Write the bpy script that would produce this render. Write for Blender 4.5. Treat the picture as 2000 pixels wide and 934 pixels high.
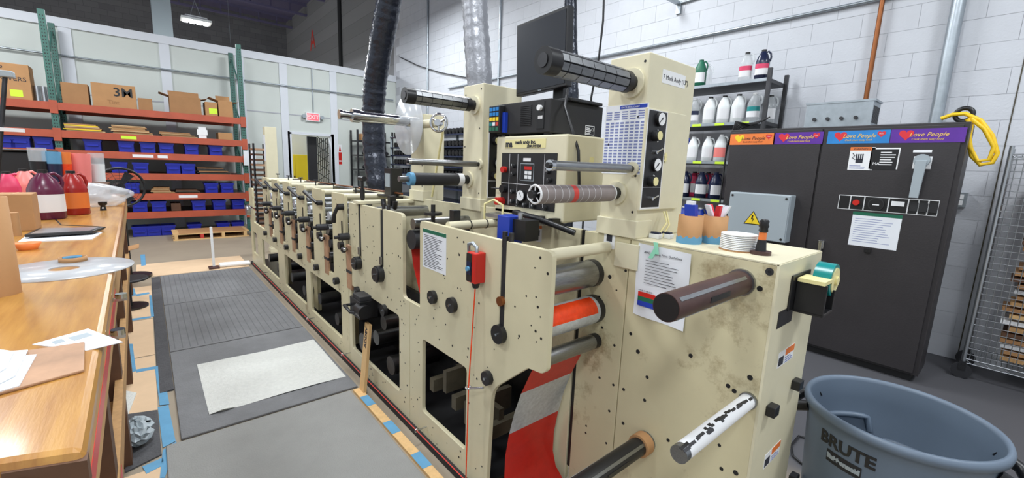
import bpy, bmesh, math, random
from mathutils import Vector, Matrix
random.seed(7)
for o in list(bpy.data.objects): bpy.data.objects.remove(o)
SC = bpy.context.scene; COL = SC.collection
PI = math.pi
# ---------------------------------------------------------------- camera (photo is 2000x934)
F = 837.67; YAW, PITCH, ROLL = .706262, -.168639, -.0385243; H = 1.52
def _axes():
    cy, sy = math.cos(YAW), math.sin(YAW); cp, sp = math.cos(PITCH), math.sin(PITCH)
    f = Vector((sy*cp, cy*cp, sp)); r = Vector((cy, -sy, 0)); d = f.cross(r)
    c, s = math.cos(ROLL), math.sin(ROLL)
    return c*r+s*d, -s*r+c*d, f
CR, CD, CF = _axes(); CAM = Vector((0, 0, H))
cd = bpy.data.cameras.new('camera'); cam = bpy.data.objects.new('camera', cd); COL.objects.link(cam)
cd.sensor_width = 36; cd.lens = F/2000*36; cd.clip_start = .02; cd.clip_end = 200
cam.matrix_world = Matrix(((CR.x, -CD.x, -CF.x, 0), (CR.y, -CD.y, -CF.y, 0), (CR.z, -CD.z, -CF.z, H), (0, 0, 0, 1)))
SC.camera = cam
def ray(x, y): return CR*((x-1000)/F)+CD*((y-467)/F)+CF
def onx(x, y, X): d = ray(x, y); return CAM+d*(X/d.x)
def ony(x, y, Y): d = ray(x, y); return CAM+d*(Y/d.y)
def onz(x, y, Z): d = ray(x, y); return CAM+d*((Z-H)/d.z)
# ---------------------------------------------------------------- world, exposure
W = bpy.data.worlds.new('world'); SC.world = W; W.use_nodes = True
W.node_tree.nodes['Background'].inputs[0].default_value = (.86, .93, 1, 1)
W.node_tree.nodes['Background'].inputs[1].default_value = .55
vs = SC.view_settings; vs.view_transform = 'Standard'; vs.look = 'None'; vs.gamma = 1; vs.exposure = .5
try: vs.use_curve_mapping = False
except Exception: pass
LAMP_W = 85
LAMPS = [(1.26, 14, 4.78), (-2.2, 8.5, 4.9), (3.4, 8.2, 4.9), (-2.2, 4, 4.9), (3.2, 3.6, 4.9), (.6, 1.2, 4.9), (-2.4, -1.5, 4.9), (3.0, -1.6, 4.9), (.6, 5.8, 4.9), (-3, 18.5, 4.7), (2.6, 18.5, 4.7), (-3, 14.5, 4.6)]  # last three unseen lamps are added behind the partition to brighten the back
# ---------------------------------------------------------------- materials
def S(r, g, b): return tuple(((c/255)/12.92 if c <= 10 else ((c/255+.055)/1.055)**2.4) for c in (r, g, b))
MATS = {}
def mat(name, rgb, rough=.5, metal=0, var=.0, scale=8, bump=0, bscale=60, trans=0, alpha=1, coat=0, emit=0, c2=None, stretch=(1, 1, 1)):
    if name in MATS: return MATS[name]
    m = bpy.data.materials.new(name); m.use_nodes = True; nt = m.node_tree; p = nt.nodes['Principled BSDF']
    c = S(*rgb); p.inputs['Base Color'].default_value = (*c, 1)
    p.inputs['Roughness'].default_value = rough; p.inputs['Metallic'].default_value = metal
    if trans: p.inputs['Transmission Weight'].default_value = trans; p.inputs['IOR'].default_value = 1.3
    if alpha < 1: p.inputs['Alpha'].default_value = alpha
    if coat: p.inputs['Coat Weight'].default_value = coat; p.inputs['Coat Roughness'].default_value = .12
    if emit: p.inputs['Emission Color'].default_value = (*c, 1); p.inputs['Emission Strength'].default_value = emit
    if var or bump or c2:
        tc = nt.nodes.new('ShaderNodeTexCoord'); mp = nt.nodes.new('ShaderNodeMapping'); mp.inputs['Scale'].default_value = stretch
        nt.links.new(tc.outputs['Object'], mp.inputs['Vector'])
        if var or c2:
            n = nt.nodes.new('ShaderNodeTexNoise'); n.inputs['Scale'].default_value = scale; n.inputs['Detail'].default_value = 6; n.inputs['Roughness'].default_value = .62
            nt.links.new(mp.outputs[0], n.inputs['Vector'])
            r = nt.nodes.new('ShaderNodeValToRGB'); r.color_ramp.elements[0].position = .32; r.color_ramp.elements[1].position = .68
            a = S(*c2) if c2 else tuple(x*(1-var) for x in c); b = c if c2 else tuple(min(1, x*(1+var)) for x in c)
            r.color_ramp.elements[0].color = (*a, 1); r.color_ramp.elements[1].color = (*b, 1)
            nt.links.new(n.outputs['Fac'], r.inputs[0]); nt.links.new(r.outputs[0], p.inputs['Base Color'])
        if bump:
            n2 = nt.nodes.new('ShaderNodeTexNoise'); n2.inputs['Scale'].default_value = bscale; n2.inputs['Detail'].default_value = 4
            nt.links.new(mp.outputs[0], n2.inputs['Vector'])
            bp = nt.nodes.new('ShaderNodeBump'); bp.inputs['Strength'].default_value = bump; bp.inputs['Distance'].default_value = .01
            nt.links.new(n2.outputs['Fac'], bp.inputs['Height']); nt.links.new(bp.outputs[0], p.inputs['Normal'])
    MATS[name] = m; return m
def worn(name, rgb, dirt, amount=.56, scale=5, rough=.42):
    m = mat(name, rgb, rough, 0, .05, 3); nt = m.node_tree; p = nt.nodes['Principled BSDF']
    src = p.inputs['Base Color'].links[0].from_socket
    tc = nt.nodes.new('ShaderNodeTexCoord'); n = nt.nodes.new('ShaderNodeTexNoise'); n.inputs['Scale'].default_value = scale; n.inputs['Detail'].default_value = 9; n.inputs['Roughness'].default_value = .72
    nt.links.new(tc.outputs['Object'], n.inputs['Vector'])
    r = nt.nodes.new('ShaderNodeValToRGB'); r.color_ramp.elements[0].position = amount; r.color_ramp.elements[1].position = amount+.13
    nt.links.new(n.outputs['Fac'], r.inputs[0])
    mx = nt.nodes.new('ShaderNodeMix'); mx.data_type = 'RGBA'
    nt.links.new(r.outputs[0], mx.inputs[0]); nt.links.new(src, mx.inputs[6]); mx.inputs[7].default_value = (*S(*dirt), 1)
    nt.links.new(mx.outputs[2], p.inputs['Base Color']); return m
worn('cream', (206, 198, 166), (176, 163, 126), .57, 2.2)
worn('creamworn', (204, 195, 160), (150, 134, 100), .585, 4)
mat('creamclean', (216, 209, 180), .4, 0, .03)
mat('creamdark', (186, 176, 140), .45, 0, .08)
mat('black', (26, 26, 28), .38); mat('blackmat', (32, 32, 34), .7); mat('rubber', (40, 40, 44), .55, 0, .15, 20)
mat('steel', (150, 152, 154), .32, 1, .12, 30, stretch=(1, 8, 8)); mat('chrome', (205, 207, 210), .12, 1); mat('darksteel', (78, 78, 80), .42, 1, .2, 12)
mat('galv', (168, 176, 182), .38, .85, .1, 14); mat('alum', (190, 192, 196), .3, .9, .08, 10)
mat('white', (232, 233, 234), .5); mat('paper', (226, 229, 234), .6, 0, .02); mat('ink', (40, 42, 52), .7); mat('inkblue', (120, 130, 175), .7)
mat('red', (196, 38, 30), .35); mat('redink', (200, 60, 50), .5); mat('yellow', (238, 206, 40), .5); mat('lime', (206, 240, 60), .6)
mat('green', (20, 100, 74), .5); mat('blue', (28, 60, 170), .4); mat('skyblue', (92, 150, 186), .6, 0, .08, 9); mat('teal', (20, 130, 130), .3)
mat('orangered', (238, 70, 24), .25, .1, .12, 40); mat('orange', (226, 120, 50), .5)
mat('card', (176, 132, 88), .8, 0, .06, 6); mat('card2', (160, 118, 78), .8, 0, .06, 6); mat('cardpale', (196, 164, 120), .8, 0, .06, 6)
mat('kraft', (214, 184, 150), .85, 0, .05, 5); mat('brown', (70, 46, 42), .45, 0, .25, 9); mat('inkbrown', (166, 128, 98), .55, 0, .25, 8)
mat('wood', (190, 140, 66), .34, 0, .0, 3, .05, 30, c2=(156, 104, 44), stretch=(9, .8, 4), coat=.35)
mat('woodedge', (206, 160, 88), .4, 0, .18, 12, stretch=(2, 1, 2)); mat('rawwood', (180, 140, 92), .7, 0, .14, 6, stretch=(6, 6, 1)); mat('darkwood', (92, 62, 42), .6, 0, .25, 6)
mat('pine', (214, 176, 122), .7, 0, .1, 5, stretch=(6, 6, 1)); mat('corewrap', (134, 124, 121), .7, 0, .1, 12); mat('grimy', (74, 68, 54), .6, 0, .3, 7)
mat('mat', (116, 117, 119), .75, 0, .1, 7, .4, 120); mat('matdark', (76, 76, 79), .8, 0, .15, 9, .5, 90); mat('groove', (98, 99, 101), .8); mat('matgrey', (142, 142, 139), .75, 0, .06, 5, .35, 150)
mat('pad', (208, 209, 204), .9, 0, .06, 40, .6, 90)
mat('partition', (208, 214, 208), .55, 0, .02, 2); mat('trimwhite', (220, 224, 230), .5); mat('block', (200, 203, 209), .6, 0, .03, 3, .25, 45); mat('joint', (178, 180, 186), .8)
mat('blackcab', (50, 47, 49), .42, 0, .1, 3, .08, 90); mat('greybox', (158, 168, 174), .45)
mat('rackorange', (176, 82, 56), .5, 0, .1, 5); mat('rackgreen', (62, 106, 96), .5, 0, .08, 5); mat('bin', (30, 44, 170), .35)
mat('canblue', (98, 112, 128), .48, 0, .05, 5); mat('clear', (225, 230, 232), .12, 0, alpha=.32); mat('disc', (214, 218, 222), .2, 0, .03, 5, alpha=.62)
mat('bag', (226, 230, 234), .15, 0, .1, 9, .9, 14, alpha=.42); mat('milky', (226, 230, 230), .35, 0, .02); mat('ductblack', (46, 50, 60), .22, .35, .25, 12, .9, 22); mat('ductgrey', (146, 148, 154), .4, .4, .12, 6, .8, 20)
mat('pjug', (96, 32, 62), .25, 0, .12, 6); mat('rjug', (160, 34, 30), .25, 0, .12, 6); mat('navy', (30, 38, 66), .25); mat('pink', (236, 130, 124), .35); mat('magenta', (214, 60, 100), .4)
mat('webred', (196, 36, 26), .3, .0, .08, 30); mat('websilver', (206, 212, 218), .28, .5, .14, 60); mat('screen', (30, 33, 40), .25)
mat('purple', (92, 44, 150), .4, 0, .1, 12); mat('bannerblue', (44, 130, 200), .4, 0, .1, 12); mat('bannerorange', (234, 126, 60), .4, 0, .06, 12); mat('heart', (214, 44, 56), .5); mat('gold', (240, 200, 90), .5)
mat('exit', (255, 70, 80), .5, emit=1.4); mat('copper', (140, 86, 50), .35, .7); mat('ceil', (92, 88, 118), .8); mat('cmu', (112, 112, 114), .9, 0, .08, 3)  # ceil: purplish tint of lens flare is put into the colour
mat('lampwhite', (240, 244, 250), .5, emit=3); mat('cordyellow', (238, 196, 30), .45); mat('palegreen', (150, 222, 190), .3); mat('dispyellow', (230, 220, 160), .4)
mat('flag', (222, 226, 234), .6); mat('labelwhite', (228, 228, 230), .6); mat('wire', (176, 180, 184), .3, .9)
def mm(k): return MATS[k]
def brickmat(name, c, j, sc):
    m = mat(name, c, .9); nt = m.node_tree; p = nt.nodes['Principled BSDF']; tc = nt.nodes.new('ShaderNodeTexCoord'); mp = nt.nodes.new('ShaderNodeMapping')
    mp.inputs['Rotation'].default_value = sc
    b = nt.nodes.new('ShaderNodeTexBrick'); b.inputs['Scale'].default_value = 1; b.inputs['Brick Width'].default_value = .406; b.inputs['Row Height'].default_value = .203; b.inputs['Mortar Size'].default_value = .006
    b.inputs['Color1'].default_value = (*S(*c), 1); b.inputs['Color2'].default_value = (*[x*.8 for x in S(*c)], 1); b.inputs['Mortar'].default_value = (*S(*j), 1)
    nt.links.new(tc.outputs['Object'], mp.inputs[0]); nt.links.new(mp.outputs[0], b.inputs['Vector']); nt.links.new(b.outputs['Color'], p.inputs['Base Color'])
brickmat('cmu_y', (108, 108, 112), (84, 84, 88), (PI/2, 0, 0)); brickmat('cmu_x', (132, 133, 136), (104, 104, 108), (PI/2, 0, PI/2))
# floor: brown worn concrete, dark painted zone to the right of the press
m = mat('floor', (150, 138, 120), .55, 0, .1, 1.2); nt = m.node_tree; p = nt.nodes['Principled BSDF']; src = p.inputs['Base Color'].links[0].from_socket
g = nt.nodes.new('ShaderNodeNewGeometry'); sx = nt.nodes.new('ShaderNodeSeparateXYZ'); nt.links.new(g.outputs['Position'], sx.inputs[0])
n = nt.nodes.new('ShaderNodeTexNoise'); n.inputs['Scale'].default_value = 2.5; n.inputs['Detail'].default_value = 8; nt.links.new(g.outputs['Position'], n.inputs['Vector'])
ad = nt.nodes.new('ShaderNodeMath'); ad.operation = 'MULTIPLY_ADD'; nt.links.new(n.outputs['Fac'], ad.inputs[0]); ad.inputs[1].default_value = .5; nt.links.new(sx.outputs['X'], ad.inputs[2])
rp = nt.nodes.new('ShaderNodeMapRange'); rp.inputs['From Min'].default_value = 2.55; rp.inputs['From Max'].default_value = 2.8; nt.links.new(ad.outputs[0], rp.inputs['Value'])
mx = nt.nodes.new('ShaderNodeMix'); mx.data_type = 'RGBA'; nt.links.new(rp.outputs[0], mx.inputs[0]); nt.links.new(src, mx.inputs[6]); mx.inputs[7].default_value = (*S(82, 82, 86), 1)
nt.links.new(mx.outputs[2], p.inputs['Base Color'])
# ---------------------------------------------------------------- mesh building
def V(*a): return Vector(a)
def frame(ax):
    ax = Vector(ax).normalized(); t = Vector((0, 0, 1)) if abs(ax.z) < .9 else Vector((1, 0, 0))
    u = ax.cross(t).normalized(); return u, ax.cross(u).normalized(), ax
class MB:
    def __init__(s, m='cream'): s.v = []; s.f = []; s.fm = []; s.fs = []; s.mk = []; s.m(m)
    def m(s, k):
        if k not in s.mk: s.mk.append(k)
        s.c = s.mk.index(k); return s
    def add(s, vs, fs, smooth=False):
        b = len(s.v); s.v += [tuple(v) for v in vs]
        for f in fs: s.f.append([b+i for i in f]); s.fm.append(s.c); s.fs.append(smooth)
        return s
    def obox(s, c, u, v, w):
        c, u, v, w = Vector(c), Vector(u), Vector(v), Vector(w)
        if u.cross(v).dot(w) < 0: u = -u
        P = [c+a*u+b*v+d*w for d in (-1, 1) for b in (-1, 1) for a in (-1, 1)]
        return s.add(P, [(0, 2, 3, 1), (4, 5, 7, 6), (0, 1, 5, 4), (2, 6, 7, 3), (0, 4, 6, 2), (1, 3, 7, 5)])
    def box(s, x0, x1, y0, y1, z0, z1):
        return s.obox(((x0+x1)/2, (y0+y1)/2, (z0+z1)/2), (abs(x1-x0)/2, 0, 0), (0, abs(y1-y0)/2, 0), (0, 0, abs(z1-z0)/2))
    def cyl(s, a, b, r, r2=None, n=18, caps=True):
        a, b = Vector(a), Vector(b); r2 = r if r2 is None else r2; u, v, w = frame(b-a)
        P = [a+(u*math.cos(2*PI*i/n)+v*math.sin(2*PI*i/n))*r for i in range(n)]+[b+(u*math.cos(2*PI*i/n)+v*math.sin(2*PI*i/n))*r2 for i in range(n)]
        s.add(P, [(i, (i+1) % n, n+(i+1) % n, n+i) for i in range(n)], True)
        if caps: s.add(P[:n], [tuple(range(n))[::-1]]); s.add(P[n:], [tuple(range(n))])
        return s
    def lathe(s, prof, o, ax=(0, 0, 1), n=24, e=2.0, sy=1.0, smooth=True, cap0=True, cap1=True):
        o = Vector(o); u, v, w = frame(ax)
        if tuple(ax) == (0, 0, 1): u, v = Vector((1, 0, 0)), Vector((0, 1, 0))
        P = []
        for r, h in prof:
            for i in range(n):
                t = 2*PI*i/n; c, q = math.cos(t), math.sin(t)
                k = (abs(c)**e+abs(q)**e)**(-1/e)
                P.append(o+u*(r*k*c)+v*(r*k*q*sy)+w*h)
        L = len(prof)
        s.add(P, [(j*n+i, j*n+(i+1) % n, (j+1)*n+(i+1) % n, (j+1)*n+i) for j in range(L-1) for i in range(n)], smooth)
        if cap0: s.add(P[:n], [tuple(range(n))[::-1]])
        if cap1: s.add(P[-n:], [tuple(range(n))])
        return s
    def tube(s, pts, r, n=8):
        pts = [Vector(p) for p in pts]; P = []; L = len(pts); pu = None
        for k, p in enumerate(pts):
            t = (pts[min(k+1, L-1)]-pts[max(k-1, 0)]).normalized()
            if pu is None: pu = frame(t)[0]
            u = (pu-t*pu.dot(t)).normalized(); v = t.cross(u); pu = u
            rr = r[k] if isinstance(r, (list, tuple)) else r
            P += [p+(u*math.cos(2*PI*i/n)+v*math.sin(2*PI*i/n))*rr for i in range(n)]
        s.add(P, [(j*n+i, j*n+(i+1) % n, (j+1)*n+(i+1) % n, (j+1)*n+i) for j in range(L-1) for i in range(n)], True)
        s.add(P[:n], [tuple(range(n))[::-1]]); s.add(P[-n:], [tuple(range(n))]); return s
    def prism(s, pts, vec):
        pts = [Vector(p) for p in pts]; vec = Vector(vec); n = len(pts)
        nn = Vector((0, 0, 0))
        for i in range(n): nn += pts[i].cross(pts[(i+1) % n])
        if nn.dot(vec) > 0: pts = pts[::-1]
        P = pts+[p+vec for p in pts]
        return s.add(P, [tuple(range(n)), tuple(range(2*n-1, n-1, -1))]+[(i, n+i, n+(i+1) % n, (i+1) % n) for i in range(n)])
    def torus(s, c, ax, R, r, n=36, k=8, a0=0, a1=2*PI):
        u, v, w = frame(ax); c = Vector(c); full = abs(a1-a0-2*PI) < 1e-6
        pts = [c+(u*math.cos(t)+v*math.sin(t))*R for t in [a0+(a1-a0)*i/n for i in range(n+1)]]
        return s.tube(pts, r, k)
    def sphere(s, c, r, sc=(1, 1, 1), n=12):
        P = []; m_ = n//2
        for j in range(m_+1):
            a = PI*j/m_
            for i in range(n): t = 2*PI*i/n; P.append((c[0]+r*sc[0]*math.sin(a)*math.cos(t), c[1]+r*sc[1]*math.sin(a)*math.sin(t), c[2]-r*sc[2]*math.cos(a)))
        return s.add(P, [(j*n+i, j*n+(i+1) % n, (j+1)*n+(i+1) % n, (j+1)*n+i) for j in range(m_) for i in range(n)], True)
    def grid(s, rows, smooth=True):
        n = len(rows[0]); P = [p for r in rows for p in r]
        return s.add(P, [(j*n+i, j*n+i+1, (j+1)*n+i+1, (j+1)*n+i) for j in range(len(rows)-1) for i in range(n-1)], smooth)
    def mesh(s, name, off):
        me = bpy.data.meshes.new(name); me.from_pydata([(x-off[0], y-off[1], z-off[2]) for x, y, z in s.v], [], s.f)
        for k in s.mk: me.materials.append(mm(k))
        me.polygons.foreach_set('material_index', s.fm); me.polygons.foreach_set('use_smooth', s.fs); me.update(); return me
    def part(s, name, parent, label=None, bevel=0, kind=None):
        w = Vector((0, 0, 0)); p = parent
        while p is not None: w += p.location; p = p.parent
        o = bpy.data.objects.new(name, s.mesh(name, w)); COL.objects.link(o); o.parent = parent
        if label: o['label'] = label
        if kind: o['kind'] = kind
        if bevel: bev(o, bevel)
        return o
    def thing(s, name, label, cat, group=None, bevel=0):
        xs, ys, zs = zip(*s.v); c = ((min(xs)+max(xs))/2, (min(ys)+max(ys))/2, min(zs))
        o = bpy.data.objects.new(name, s.mesh(name, c)); o.location = c; COL.objects.link(o); tag(o, label, cat, group)
        if bevel: bev(o, bevel)
        return o
    def struct(s, name, parent=None):
        o = bpy.data.objects.new(name, s.mesh(name, (0, 0, 0))); COL.objects.link(o); o.parent = parent
        if parent is None: o['kind'] = 'structure'
        return o
def bev(o, w):
    b = o.modifiers.new('bevel', 'BEVEL'); b.width = w; b.segments = 2; b.limit_method = 'ANGLE'; b.angle_limit = .9
def tag(o, label, cat, group=None):
    o['label'] = label; o['category'] = cat
    if group: o['group'] = group
def thing(name, label, cat, loc=(0, 0, 0), group=None):
    o = bpy.data.objects.new(name, None); COL.objects.link(o); o.location = loc; o.empty_display_size = .05; tag(o, label, cat, group); return o
def dup(root, loc, rz=0, label=None, group=None, scale=1):
    def cp(o, par):
        c = o.copy(); COL.objects.link(c); c.parent = par
        for ch in [k for k in bpy.data.objects if k.parent is o]: cp(ch, c)
        return c
    r = cp(root, None); r.location = loc; r.rotation_euler = (0, 0, rz); r.scale = (scale,)*3
    if label: r['label'] = label
    if group: r['group'] = group
    return r
def plate(name, loops, x0, x1, matk, parent, bevel=.0025, label=None, axis='x'):
    """flat plate with holes: loops of (a,b); axis x: (Y,Z) extruded in X"""
    cu = bpy.data.curves.new(name, 'CURVE'); cu.dimensions = '2D'; cu.fill_mode = 'BOTH'
    for lp in loops:
        sp = cu.splines.new('POLY'); sp.points.add(len(lp)-1); sp.use_cyclic_u = True
        for q, (a, b) in zip(sp.points, lp): q.co = (a, b, 0, 1)
    t = (x1-x0)/2; cu.extrude = max(t-bevel, .0005); cu.bevel_depth = bevel; cu.bevel_resolution = 1; cu.offset = -bevel
    tmp = bpy.data.objects.new('tmp', cu); me = bpy.data.meshes.new_from_object(tmp); bpy.data.objects.remove(tmp)
    w = Vector((0, 0, 0)); p = parent
    while p is not None: w += p.location; p = p.parent
    mid = (x0+x1)/2
    for v in me.vertices:
        a, b, c = v.co
        v.co = Vector((mid+c, a, b))-w if axis == 'x' else Vector((a, mid-c, b))-w
    me.materials.clear(); me.materials.append(mm(matk)); me.name = name
    for pl in me.polygons: pl.use_smooth = False
    o = bpy.data.objects.new(name, me); COL.objects.link(o); o.parent = parent
    if label: o['label'] = label
    return o
def rnd(poly, rad, n=4):
    """round polygon corners; poly of (a,b[,r])"""
    out = []; L = len(poly)
    for i in range(L):
        p = Vector(poly[i][:2]); r = poly[i][2] if len(poly[i]) > 2 else rad
        if r <= 0: out.append(tuple(p)); continue
        a = Vector(poly[i-1][:2])-p; b = Vector(poly[(i+1) % L][:2])-p; r = min(r, a.length*.45, b.length*.45)
        pa = p+a.normalized()*r; pb = p+b.normalized()*r
        for k in range(n+1):
            t = k/n; q = pa*(1-t)**2+p*2*t*(1-t)+pb*t*t; out.append(tuple(q))
    return out
def rect(a0, a1, b0, b1): return [(a0, b0), (a1, b0), (a1, b1), (a0, b1)]
UMX, UMY = V(0, -1, 0), V(1, 0, 0); UZ = V(0, 0, 1)     # reading direction on faces that look to -X, -Y
def text(s, size, o, u, v, matk, parent, name='lettering', ext=.0004, align='LEFT', shear=0, bold=0):
    cu = bpy.data.curves.new(name, 'FONT'); cu.body = s; cu.size = size; cu.extrude = ext; cu.align_x = align; cu.shear = shear; cu.offset = bold; cu.resolution_u = 2
    tmp = bpy.data.objects.new('tmp', cu); me = bpy.data.meshes.new_from_object(tmp); bpy.data.objects.remove(tmp)
    o, u, v = Vector(o), Vector(u).normalized(), Vector(v).normalized(); w = u.cross(v); off = Vector((0, 0, 0)); p = parent
    while p is not None: off += p.location; p = p.parent
    for q in me.vertices: q.co = o+u*q.co.x+v*q.co.y+w*q.co.z-off
    me.materials.clear(); me.materials.append(mm(matk)); me.name = name
    ob = bpy.data.objects.new(name, me); COL.objects.link(ob); ob.parent = parent; return ob
def card(mb, o, u, v, w, h, t=.001):
    """thin card: lower-left corner o, width along u, height along v, standing t proud"""
    o, u, v = Vector(o), Vector(u).normalized(), Vector(v).normalized(); n = u.cross(v)
    return mb.obox(o+u*w/2+v*h/2+n*t/2, u*w/2, v*h/2, n*t/2)
def textlines(mb, o, u, v, w, h, rows, matk='ink', fill=.45, t=.0006, cols=1, seed=1):
    rr = random.Random(seed); mb.m(matk); o, u, v = Vector(o), Vector(u).normalized(), Vector(v).normalized(); n = u.cross(v)
    rh = h/rows
    for r in range(rows):
        for c in range(cols):
            cw = w/cols; ln = cw*(rr.uniform(.6, .95) if cols == 1 else .72)
            card(mb, o+u*(c*cw)+v*(h-(r+1)*rh)+n*.0008, u, v, ln, rh*fill, t)
# ================================================================ SETTING
def proj(P):
    d = Vector(P)-CAM; z = d.dot(CF); return (1000+F*d.dot(CR)/z, 467+F*d.dot(CD)/z, z) if z > .05 else (9e9, 9e9, z)
WX = 5.27; PY = 11.2
MB('floor').box(-9, WX+.2, -5, 22.4, -.2, 0).struct('floor')
wr = MB('joint').box(WX+.004, WX+.2, -5, PY+.1, 0, 7.4).struct('wall_right')
cells = []
for k in range(37):
    z0 = k*.203
    for j in range(-13, 28):
        y0 = j*.406+(.203 if k % 2 else 0)
        if y0+.4 > PY: continue
        a = proj((WX, y0+.2, z0+.1)); vis = -60 < a[0] < 2060 and -30 < a[1] < 960
        hid = .45 < y0+.2 < 1.7 and z0 < 1.6
        cells.append((0 if not vis or hid else 1/a[2], y0, z0))
cells.sort(reverse=True)
blk = bpy.data.meshes.new('block')
tm = MB('block').box(0, .02, 0, .4035, 0, .2005); blk = tm.mesh('block', (0, 0, 0))
rr = random.Random(3)
for q, y0, z0 in cells[:290]:
    o = bpy.data.objects.new('block', blk); COL.objects.link(o); o.parent = wr; o.location = (WX+rr.uniform(-.0012, .0012), y0+.002, z0+.002)
b = MB('block')
for q, y0, z0 in cells[290:]: b.box(WX, WX+.02, y0+.0015, y0+.405, z0+.0015, z0+.202)
o = b.struct('block_courses', wr); o['kind'] = 'stuff'
b = MB('grimy').box(WX-.003, WX+.001, .145, .153, 0, 6.2); b.struct('trim_1', None)
MB('cmu_x').box(WX, WX+.2, PY+.1, 22.4, 0, 7.6).struct('wall_right_far')
MB('cmu_y').box(-9, WX+.2, 22.2, 22.4, 0, 7.6).struct('wall_back')
c = MB('ceil').box(-9, WX+.2, -5, 22.4, 7.4, 7.5).struct('ceiling')
for k in range(12):
    y = -3+k*2.2; b = MB('ceil').box(-9, WX, y-.06, y+.06, 6.95, 7.02).box(-9, WX, y-.03, y+.03, 7.3, 7.4)
    for i in range(22): b.box(-9+i*.65, -8.95+i*.65, y-.015, y+.015, 7.0, 7.32)
    b.struct('joist', c)
# partition of white panels with door opening
pw = MB('partition').box(-7, 2.63, PY, PY+.1, 0, 3.7).box(3.57, WX, PY, PY+.1, 0, 3.7).box(2.63, 3.57, PY, PY+.1, 2.07, 3.7).struct('wall_partition')
for x in (-3.2, -1.95): MB('trimwhite').box(x-.09, x+.09, PY-.03, PY, 0, 3.62).struct('post', pw)
for px in (144, 330, 472, 555, 651): x = ony(px, 200, PY).x; MB('trimwhite').box(x-.08, x+.08, PY-.03, PY, 0, 3.62).struct('post', pw)
MB('trimwhite').box(-7, WX, PY-.04, PY+.14, 3.6, 3.75).struct('top_rail', pw)
for z in (1.25, 2.5): MB('joint').box(-7, WX, PY-.006, PY, z-.012, z+.012).struct('panel_joint', pw) if z > 2 else None
MB('trimwhite').box(2.58, 2.66, PY-.03, PY+.12, 0, 2.1).box(3.54, 3.62, PY-.03, PY+.12, 0, 2.1).box(2.58, 3.62, PY-.03, PY+.12, 2.06, 2.12).struct('door_frame', pw)
zc = ony(400, 147, PY).z
g = MB('galv'); g.tube([(-6.9, PY-.062, zc), (WX-.1, PY-.062, zc)], .016); g.box(1.66, 1.76, PY-.09, PY-.042, zc-.06, zc+.06); g.tube([(1.71, PY-.062, zc), (1.71, PY-.062, 1.5)], .014); g.thing('conduit', 'grey steel conduit running across the white partition', 'conduit')
ex = ony(610, 229, PY); e = thing('exit_sign', 'white exit sign with red letters above the doorway', 'sign', (ex.x, PY, ex.z-.1))
MB('white').box(ex.x-.16, ex.x+.16, PY-.06, PY, ex.z-.1, ex.z+.1).part('housing', e, bevel=.008)
card(MB('exit'), (ex.x-.13, PY-.0605, ex.z-.075), UMY, UZ, .26, .15, .002).part('light_panel', e)
text('EXIT', .13, (ex.x, PY-.064, ex.z-.045), UMY, UZ, 'white', e, align='CENTER', bold=.004)
for s in (-1, 1): MB('greybox').cyl((ex.x+s*.2, PY-.1, ex.z), (ex.x+s*.2, PY-.02, ex.z), .045, n=14).box(ex.x+s*.15, ex.x+s*.2, PY-.06, PY-.03, ex.z-.01, ex.z+.01).part('emergency_lamp', e)
MB('galv').tube([(ex.x+.02, PY-.03, ex.z+.1), (ex.x+.02, PY-.03, 3.6)], .012).part('conduit', e)
# beyond the doorway
y2 = PY+1.6
MB('white').box(2.2, 4.9, y2+.4, y2+.5, 0, 2.6).struct('wall_beyond_door')
c = thing('safety_cabinet', 'yellow safety cabinet seen through the doorway', 'cabinet', (2.98, y2-.2, 0))
MB('yellow').box(2.6, 3.42, y2-.4, y2, 0, 1.6).part('body', c, bevel=.01); MB('yellow').box(2.61, 3.0, y2-.415, y2-.4, .1, 1.55).part('door', c); MB('yellow').box(3.01, 3.41, y2-.415, y2-.4, .1, 1.55).part('door', c); MB('black').box(2.96, 2.99, y2-.43, y2-.415, .9, 1.05).part('handle', c)
c = thing('folding_gate', 'black scissor gate half closing the doorway', 'gate', (3.3, PY+.3, 0)); MB('blackmat').box(3.06, 3.28, PY+.2, PY+.26, 0, 2.04).part('panel', c)
for k in range(7): x = 3.3+k*.045; MB('black').box(x, x+.014, PY+.2, PY+.23, .02, 2.02).part('picket', c)
for k in range(9):
    z = .1+k*.22; MB('black').tube([(3.29, PY+.195, z), (3.58, PY+.195, z+.2)], .008, 5).part('lattice_bar', c); MB('black').tube([(3.29, PY+.24, z+.2), (3.58, PY+.24, z)], .008, 5).part('lattice_bar', c)
p = ony(664, 300, PY); c = thing('extinguisher_sign', 'red and white fire extinguisher sign on the partition', 'sign', (p.x, PY, p.z-.3))
b = MB('white'); card(b, (p.x-.05, PY, p.z-.28), UMY, UZ, .1, .5, .004); b.part('plate', c)
b = MB('red'); card(b, (p.x-.045, PY-.004, p.z-.27), UMY, UZ, .09, .3, .001); b.prism([(p.x-.03, PY-.005, p.z+.05), (p.x+.03, PY-.005, p.z+.05), (p.x, PY-.005, p.z+.2)], (0, -.001, 0)); b.m('white'); card(b, (p.x-.03, PY-.005, p.z-.2), UMY, UZ, .06, .03, .001); b.part('print', c)
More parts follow.
